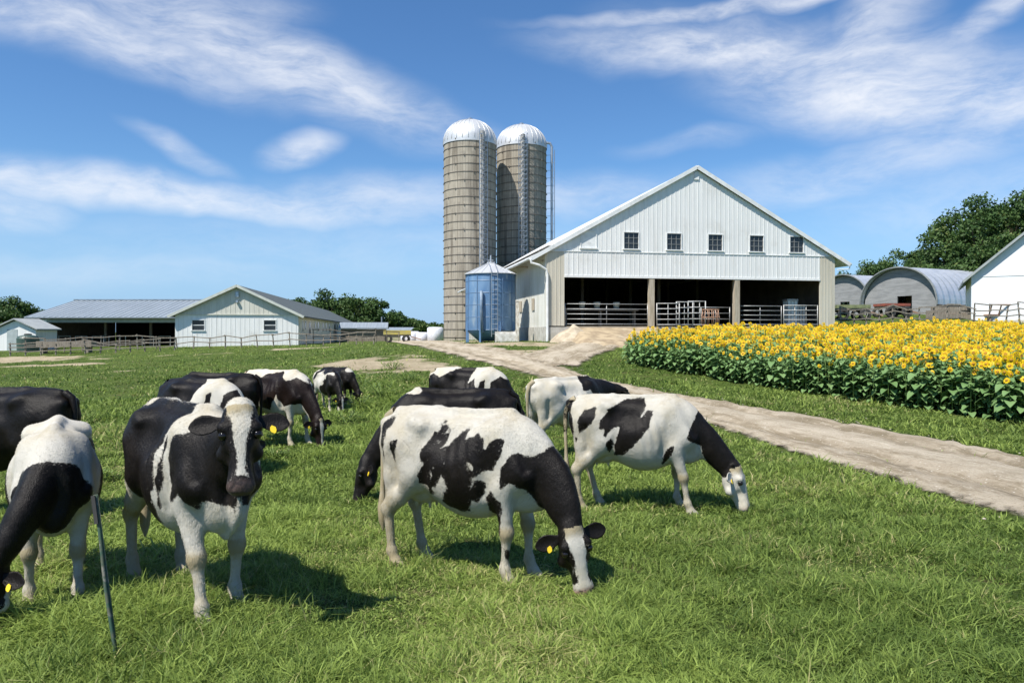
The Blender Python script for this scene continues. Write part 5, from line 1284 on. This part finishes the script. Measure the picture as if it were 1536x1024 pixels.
    npmesh('body', np.vstack(VV), np.vstack(QQ), mat or M_COAT, root, True, {'black': np.concatenate(B), 'muzzle': np.concatenate(MZ), 'dirt': np.concatenate(DT)})
    if hair:
        r = np.random.default_rng(int(abs(heading)*1000)+7); i = r.integers(0, len(V), hair); i = i[V[i,2] > .10]; n = len(i); nr = e1[i]
        p = V[i] + np.cross(nr, r.normal(0,1,(n,3)))*h*.5
        fl = np.tile(np.array([-1.,0,-.55]), (n,1)); oh = onhead[i]; fl[oh] = ah*1.0; fl[(V[i,2] < .6) & ~oh] = (0,0,-1)
        fl = fl + r.normal(0,.22,(n,3)); fl -= nr*(fl*nr).sum(1)[:,None]; fl /= np.linalg.norm(fl, axis=1)[:,None]+1e-9
        L = r.uniform(.010,.020,n)[:,None]*np.where(oh, .7, 1)[:,None]; sd_ = np.cross(nr, fl)*.0011
        tip = p + fl*L + nr*L*r.uniform(.12,.38,n)[:,None]
        HV = np.stack([p-sd_-nr*.001, p+sd_-nr*.001, tip], 1).reshape(-1,3); nn_ = r.normal(0,.010,n)
        npmesh('hair', HV, None, mat or M_COAT, root, False, {'black': np.repeat(bl[i]+nn_, 3), 'muzzle': np.repeat(mz1[i], 3), 'dirt': np.repeat(dt[i]+r.normal(0,.12,n), 3)}, T=np.arange(n*3).reshape(-1,3))
    for s in (-1,1):
        c_ = H(.170, s*.099, .038); mb = MB(); mb.lathe([(.029*math.cos(a), .029*math.sin(a)) for a in np.linspace(-1.57,1.57,9)], 14); mb.build('eye', M_EYE, root, True, loc=c_)
    for s in tags:
        c_, dr, wv, fn_ = eartip[s]; mb = MB(); A = [unit(dr*.9+wv*.3), unit(wv), fn_]
        sh = [(-.6,-.25),(.6,-.25),(1,.3),(.9,1),(.5,1.3),(-.5,1.3),(-.9,1),(-1,.3)]; vs = []
        for e in (.006,.012):
            for a, b2 in sh: vs.append(c_+A[0]*a*.021+A[1]*(b2*.029)+fn_*e)
        mb.add(vs, [tuple(range(8)), tuple(range(15,7,-1))]+[(i,(i+1)%8,8+(i+1)%8,8+i) for i in range(8)]); mb.build('ear_tag', M_TAG, root)
    return root
def polys(L):
    """coat patches: (side, polygon in x,z); side R, L or B"""
    def fn(x, y, z):
        o = np.full(x.shape, -1.)
        for side, P in L:
            d = -polysd(x, z, P)
            if side == 'R': d = np.minimum(d, -y+.01)
            if side == 'L': d = np.minimum(d, y+.01)
            o = np.maximum(o, d)
        return o
    return fn
def pxpoly(side, pts, x0, sx, z0, sz): return (side, [(x0[1]+(a-x0[0])*sx, (z0-b_)*sz) for a, b_ in pts])
def noisecoat(seed, bias, sc=2.3, legz=.62, ext=()):
    e = polys(ext) if ext else None
    def fn(x, y, z):
        n_ = (fbm(x*sc+seed*3.1, y*sc*.8+seed*1.7, z*sc+seed, 2)-.5+bias)*.5
        n_ = np.minimum(n_, (z-legz)*1.0+.15*(fbm(x*4, y*4, z*4+seed)-.5))
        return np.maximum(n_, e(x, y, z)) if e else n_
    return fn
blaze = lambda ws, us, muz=.40, jaw=-.13: (lambda u, w, f: np.minimum(np.minimum(np.abs(w)-np.interp(u, us, ws), muz-u), f-jaw+.0))
# ------------------------------------------------------------------ the herd
def at(px, Y): x = (px-HX)/FPX*Y; return (x, Y, g1(x, Y)-.015)
# D: front grazing cow (centre), seen on its right flank
cD = lambda L: [(520+a*.3418, 570+b_*.3418) for a, b_ in L]
D_ = lambda L, s='R': pxpoly(s, cD(L), (590,-.62), .00545, 862, 1.385/250)
coatD = polys([
 D_([(122,190),(150,165),(190,148),(185,185),(160,215),(152,270),(155,350),(140,340),(124,265)]),
 D_([(200,270),(245,253),(240,310),(215,365),(193,300)]),
 D_([(420,215),(430,185),(470,162),(505,195),(500,240),(478,272),(500,262),(540,228),(610,182),(602,225),(645,215),(660,202),(705,215),(700,258),(725,235),(750,218),(790,222),(785,280),(742,350),(690,360),(650,388),(640,440),(665,400),(705,408),(690,460),(665,500),(640,488),(620,540),(575,550),(520,530),(468,515),(490,490),(528,440),(500,385),(460,440),(428,490),(395,490),(400,450),(357,440),(362,400),(385,350),(366,340),(375,290),(398,250)]),
 ('R',[(.44,.80),(.445,.97),(.50,1.06),(.58,1.10),(.66,1.08),(.74,1.10),(.82,1.16),(.90,1.3),(1.4,.9),(1.4,.3),(.95,.35),(.72,.62),(.64,.80),(.54,.86),(.46,.80)]),
 D_([(700,470),(735,440),(780,490),(770,560),(755,635),(715,590),(698,540)]),
 D_([(772,680),(800,690),(805,745),(785,730)]),
 ('L',[(.35,.75),(.5,1.28),(.75,1.15),(1.1,.6),(.95,.35),(.7,.6),(.5,.72)]),('L',[(-.3,.75),(-.35,1.2),(0,1.3),(.2,1.1),(.15,.8)])])
_cd = coatD
def coatD(x, y, z):
    n_ = fbm(x*8+1.5, y*5, z*8, 3); return np.where((x < .42) & (z > .5), np.minimum(_cd(x, y, z), (.715-n_)*.35), _cd(x, y, z))
hcD = blaze([.075,.072,.062,.048,.046,.05],[0,.05,.14,.26,.36,.42], .405, -.125)
ang_ = R(-27)
pD = at(703, 6.02)
yawv = lambda a, v: (v[0]*math.cos(a)-v[1]*math.sin(a), v[0]*math.sin(a)+v[1]*math.cos(a), v[2])
fD = R(-47)
cow('cow', 'white cow with black side patches and black neck grazing in the centre foreground', pD, ang_, .955, True, (1.0,-.13,.53), (.26,-.03,-.96), (.62,-.75,.14), [(.44,0,1.08,.265),(.78,-.03,.88,.165),(.97,-.11,.60,.11)], (.04,-.02,.06,-.04), coatD, hcD, .0125, tags=(-1,), tailcurve=-1, hair=90000)
# E: grazing cow to the right
cE = lambda L: [(760+a*.2604, 540+b_*.2604) for a, b_ in L]
E_ = lambda L, s='R': pxpoly(s, cE(L), (885,-.63), .00725, 768, 1.385/170)
coatE = polys([
 E_([(335,285),(355,255),(400,240),(385,300),(405,400),(400,450),(370,380),(348,330)]),
 E_([(428,380),(432,350),(470,300),(550,268),(545,330),(520,370),(440,432)]),
 E_([(560,400),(575,350),(625,300),(620,285),(680,258),(750,232),(855,230),(858,270),(830,330),(870,290),(905,295),(885,380),(800,470),(720,545),(660,550),(670,480),(700,380),(650,390),(620,440),(595,440),(600,400)]),
 E_([(612,480),(640,445),(655,470),(640,540),(618,520)]),
 ('R',[(.56,.92),(.60,1.05),(.70,1.22),(.80,1.40),(1.5,.9),(1.5,.3),(1.0,.38),(.80,.62),(.72,.82)]),
 E_([(955,590),(980,520),(1035,475),(1032,520),(970,600)]), E_([(410,455),(425,455),(425,480),(412,480)]),
 ('L',[(-.6,.8),(-.5,1.2),(-.1,1.25),(.1,.9)]),('L',[(.5,.75),(.6,1.2),(.9,1.0),(1.1,.5),(.85,.5)])])
def hcE(u, w, f): return np.maximum(np.maximum(.034-np.sqrt((u-.175)**2+((np.abs(w)-.10)*1.2)**2+(f-.025)**2), .05-np.hypot(u-.02, f+.12)), np.minimum(.05-u, -f-.03))
cow('cow', 'mostly white cow with black neck grazing beside the road, right of the others', at(957, 8.8), R(-9), .98, True, (1.13,-.06,.55), yawv(R(-16),(.30,0,-.95)), yawv(R(-16),(.95,0,.30)), None, (.02,.12,.14,-.06), coatE, hcE, .015, tags=(-1,), tailcurve=-.6, horn=True, muzzle=.35, hair=60000)
# A: standing cow looking at the camera
coatA0 = polys([
 ('R',[(-.85,.74),(-.86,1.30),(-.74,1.34),(-.62,1.42),(-.2,1.42),(.18,1.42),(.26,1.33),(.20,1.1),(.16,.8),(.12,.60),(-.06,.56),(-.06,.74),(-.11,.58),(-.38,.63),(-.44,.80),(-.60,.85),(-.70,.78)]),
 ('R',[(.24,1.12),(.29,1.26),(.31,1.18),(.25,.86),(.19,.70)]),
 ('R',[(.36,.80),(.33,1.1),(.40,1.24),(.62,1.30),(.85,1.36),(1.15,1.42),(1.15,1.1),(.92,.98),(.84,.80),(.70,.83),(.62,.77),(.54,.86),(.45,.80)]),
 ('L',[(.36,.85),(.40,1.24),(.62,1.30),(.85,1.36),(1.15,1.42),(1.15,1.1),(.92,.95),(.84,.77),(.70,.80),(.62,.86),(.54,.86),(.45,.88)]),
 ('L',[(-.8,.75),(-.7,1.3),(0,1.4),(.2,1.2),(.15,.7),(-.3,.66)])])
def coatA(x, y, z):
    o = coatA0(x, y, z); return np.minimum(o, np.maximum(np.abs(y)-.09*(x < -.55), -.03*0+(x > -.55)*9+(-.05)))
hcA0 = blaze([.078,.076,.062,.042,.022,.017,.030,.050],[0,.04,.10,.18,.25,.33,.40,.44], .60, -.30)
def hcA(u, w, f): return np.maximum(hcA0(u, w, f), u-.435)
cow('cow', 'black and white cow with white blaze standing and staring at the camera', at(284, 5.22), R(-46), .98, False, (1.00,-.06,1.43), yawv(R(-23),(.46,0,-.89)), yawv(R(-23),(.89,0,.46)), [(.42,0,1.06,.27),(.74,-.01,1.13,.185),(.965,-.05,1.37,.115)], (-.06,.20,.04,-.10), coatA, hcA, .0125, tags=(1,), dewlap=True, muzzle=.8, tailcurve=-.5, pits=2.4, fat=.94, hair=90000)
# B: heifer at the left edge, grazing toward the left
coatB = polys([('B',[(.60,.84),(.61,1.00),(.66,1.12),(.76,1.18),(.86,1.4),(1.4,.6),(1.1,.3),(.8,.5),(.68,.74)]),
 ('L',[(-.1,.70),(-.02,1.20),(.10,1.24),(.17,1.0),(.22,.70)]),('L',[(-.62,.75),(-.5,1.20),(-.16,1.22),(-.14,.75),(-.3,.62)]),
 ('R',[(-.1,.75),(-.02,1.24),(.10,1.22),(.16,1.0),(.2,.75)]),('R',[(-.62,.75),(-.5,1.20),(-.2,1.20),(-.16,.75)])])
cow('heifer', 'young black and white cow cut by the left edge, grazing with its white spine showing', at(84, 5.45), R(-60), .88, True, (.93,-.36,.50), yawv(R(-50),(.40,0,-.92)), yawv(R(-50),(.92,0,.40)), [(.44,0,1.08,.26),(.78,-.14,.88,.17),(.93,-.31,.57,.115)], (.08,-.06,0,0), coatB, blaze([.03,.03],[0,.5], .44, -.10), .014, tags=(1,-1), pits=1.8, hair=60000)
# C: black cow behind it
cow('cow', 'all black cow standing at the left edge with its tail toward the middle', at(2, 8.1), R(172), 1.02, True, coat=lambda x,y,z: np.full(x.shape,.4)-np.where(z < .3, .0, 0), headcoat=None, h=.02, tags=(1,), legs=(0,.05,.05,-.05), tailcurve=1)
# F: black cow behind D, head out to the left
cow('cow', 'black cow hidden behind the front grazing cow, only back and head showing', at(676, 9.3), R(186), .99, True, (1.06,.10,.50), (.25,.15,-.95), (.95,.2,.30), coat=lambda x,y,z: np.maximum(np.hypot((x-.50)/1.6,(z-1.40)*1.6)-.085, (1.33-z)), headcoat=blaze([.0,.0],[0,.5],.6,-.4), h=.018, tags=(1,), muzzle=.4)
# G: cow in the middle distance
cow('cow', 'black sided cow with white loin grazing at the edge of the road', at(708, 14.4), R(-16), 1.0, True, (1.02,-.05,.50), None, None, None, (.05,-.05,.1,-.05), polys([('R',[(-.9,.9),(-.9,1.2),(-.75,1.3),(-.6,1.22),(-.2,1.42),(.1,1.42),(.0,1.1),(.14,1.22),(.2,.9),(.1,.55),(-.3,.6),(-.52,.85),(-.6,.75),(-.75,.8)]),('R',[(.22,.8),(.24,1.15),(.36,1.2),(.34,.8)]),('R',[(.42,.7),(.46,1.15),(.62,1.25),(.9,1.1),(1.3,.5),(.95,.3),(.75,.6),(.6,.7)]),('L',[(-.6,.7),(-.4,1.35),(.9,1.2),(1.3,.4),(.5,.6)])]), blaze([.025,.03,.02],[0,.15,.45],.44,-.3), .018, tags=(-1,))
# H: white cow by the road behind E
cow('cow', 'white cow standing by the road with black neck and raised dark head', at(852, 12.7), R(34), .97, False, (1.12,-.04,1.16), (.85,0,-.45), (.45,0,.85), [(.42,0,1.07,.28),(.78,0,1.12,.19),(1.07,-.02,1.10,.12)], (.05,-.05,.08,-.08), polys([('R',[(.12,1.16),(.2,1.42),(.5,1.42),(.9,1.4),(1.2,1.3),(1.1,.95),(.8,.95),(.55,1.12),(.4,1.0),(.3,1.18)])]), blaze([.02,.02],[0,.5],.6,-.4), .02, tags=(-1,), fat=1.0)
# I, J: behind A
cow('cow', 'dark cow with white shoulder standing behind the staring cow', at(306, 11.2), R(-26), 1.0, True, coat=polys([('R',[(-.9,.7),(-.9,1.3),(-.7,1.5),(.05,1.5),(.12,1.3),(.05,1.15),(-.1,.8),(-.3,.6),(-.6,.7)]),('R',[(.3,1.0),(.34,1.2),(.42,1.24),(.44,1.0)]),('R',[(.55,.8),(.6,1.2),(.7,1.28),(1.0,1.0),(1.2,.4),(.9,.4)]),('L',[(-.9,.7),(-.7,1.5),(.0,1.45),(.1,.8)])]), headcoat=blaze([.02,.02],[0,.5],.45,-.3), h=.02, tags=(-1,), legs=(.05,-.05,.05,-.05))
cow('cow', 'black cow mostly hidden behind the dark cow with white shoulder', at(322, 13.4), R(176), .99, True, coat=lambda x,y,z: np.full(x.shape,.3), headcoat=None, h=.024, tags=())
# K: brownish cow grazing
coatK = polys([('R',[(-.82,.95),(-.86,1.3),(-.74,1.24),(-.66,1.0),(-.7,.85)]),('R',[(-.52,1.0),(-.45,1.2),(-.36,1.1),(-.3,1.24),(-.16,1.34),(.16,1.38),(.30,1.30),(.40,1.22),(.56,1.28),(.72,1.2),(1.0,.9),(1.3,.4),(1.0,.2),(.85,.55),(.66,.80),(.50,.78),(.34,.74),(.22,.95),(.05,.68),(-.2,.72),(-.25,.95),(-.35,.72),(-.45,.8)]),('L',[(-.5,.7),(-.4,1.25),(.7,1.25),(1.2,.4),(.5,.7)])])
cow('cow', 'dark brown and white cow with white back grazing left of the weeds', at(418, 14.0), R(-24), 1.0, True, (1.03,-.10,.52), yawv(R(-20),(.2,0,-.97)), yawv(R(-20),(.97,0,.2)), None, (.08,-.06,.05,-.05), coatK, blaze([.03,.035,.02,.03],[0,.1,.3,.45],.46,-.3), .018, M_COATB, (1,-1))
# L: two small ones beyond
cow('calf', 'small calf with white rump grazing farthest up the slope', at(492, 18.6), R(-50), .72, True, coat=noisecoat(4, .10, 2.0, .5, [('B',[(.3,.7),(.4,1.3),(.8,1.2),(1.2,.3),(.8,.4)])]), headcoat=blaze([.03,.03],[0,.5],.47,-.3), h=.026, tags=(-1,), group='grazing calves')
cow('calf', 'mostly black calf grazing just right of the white rumped calf', at(508, 19.6), R(-30), .70, True, coat=noisecoat(6, .22, 2.2, .45), headcoat=blaze([.0,.0],[0,.5],.5,-.4), h=.026, tags=(), group='grazing calves')
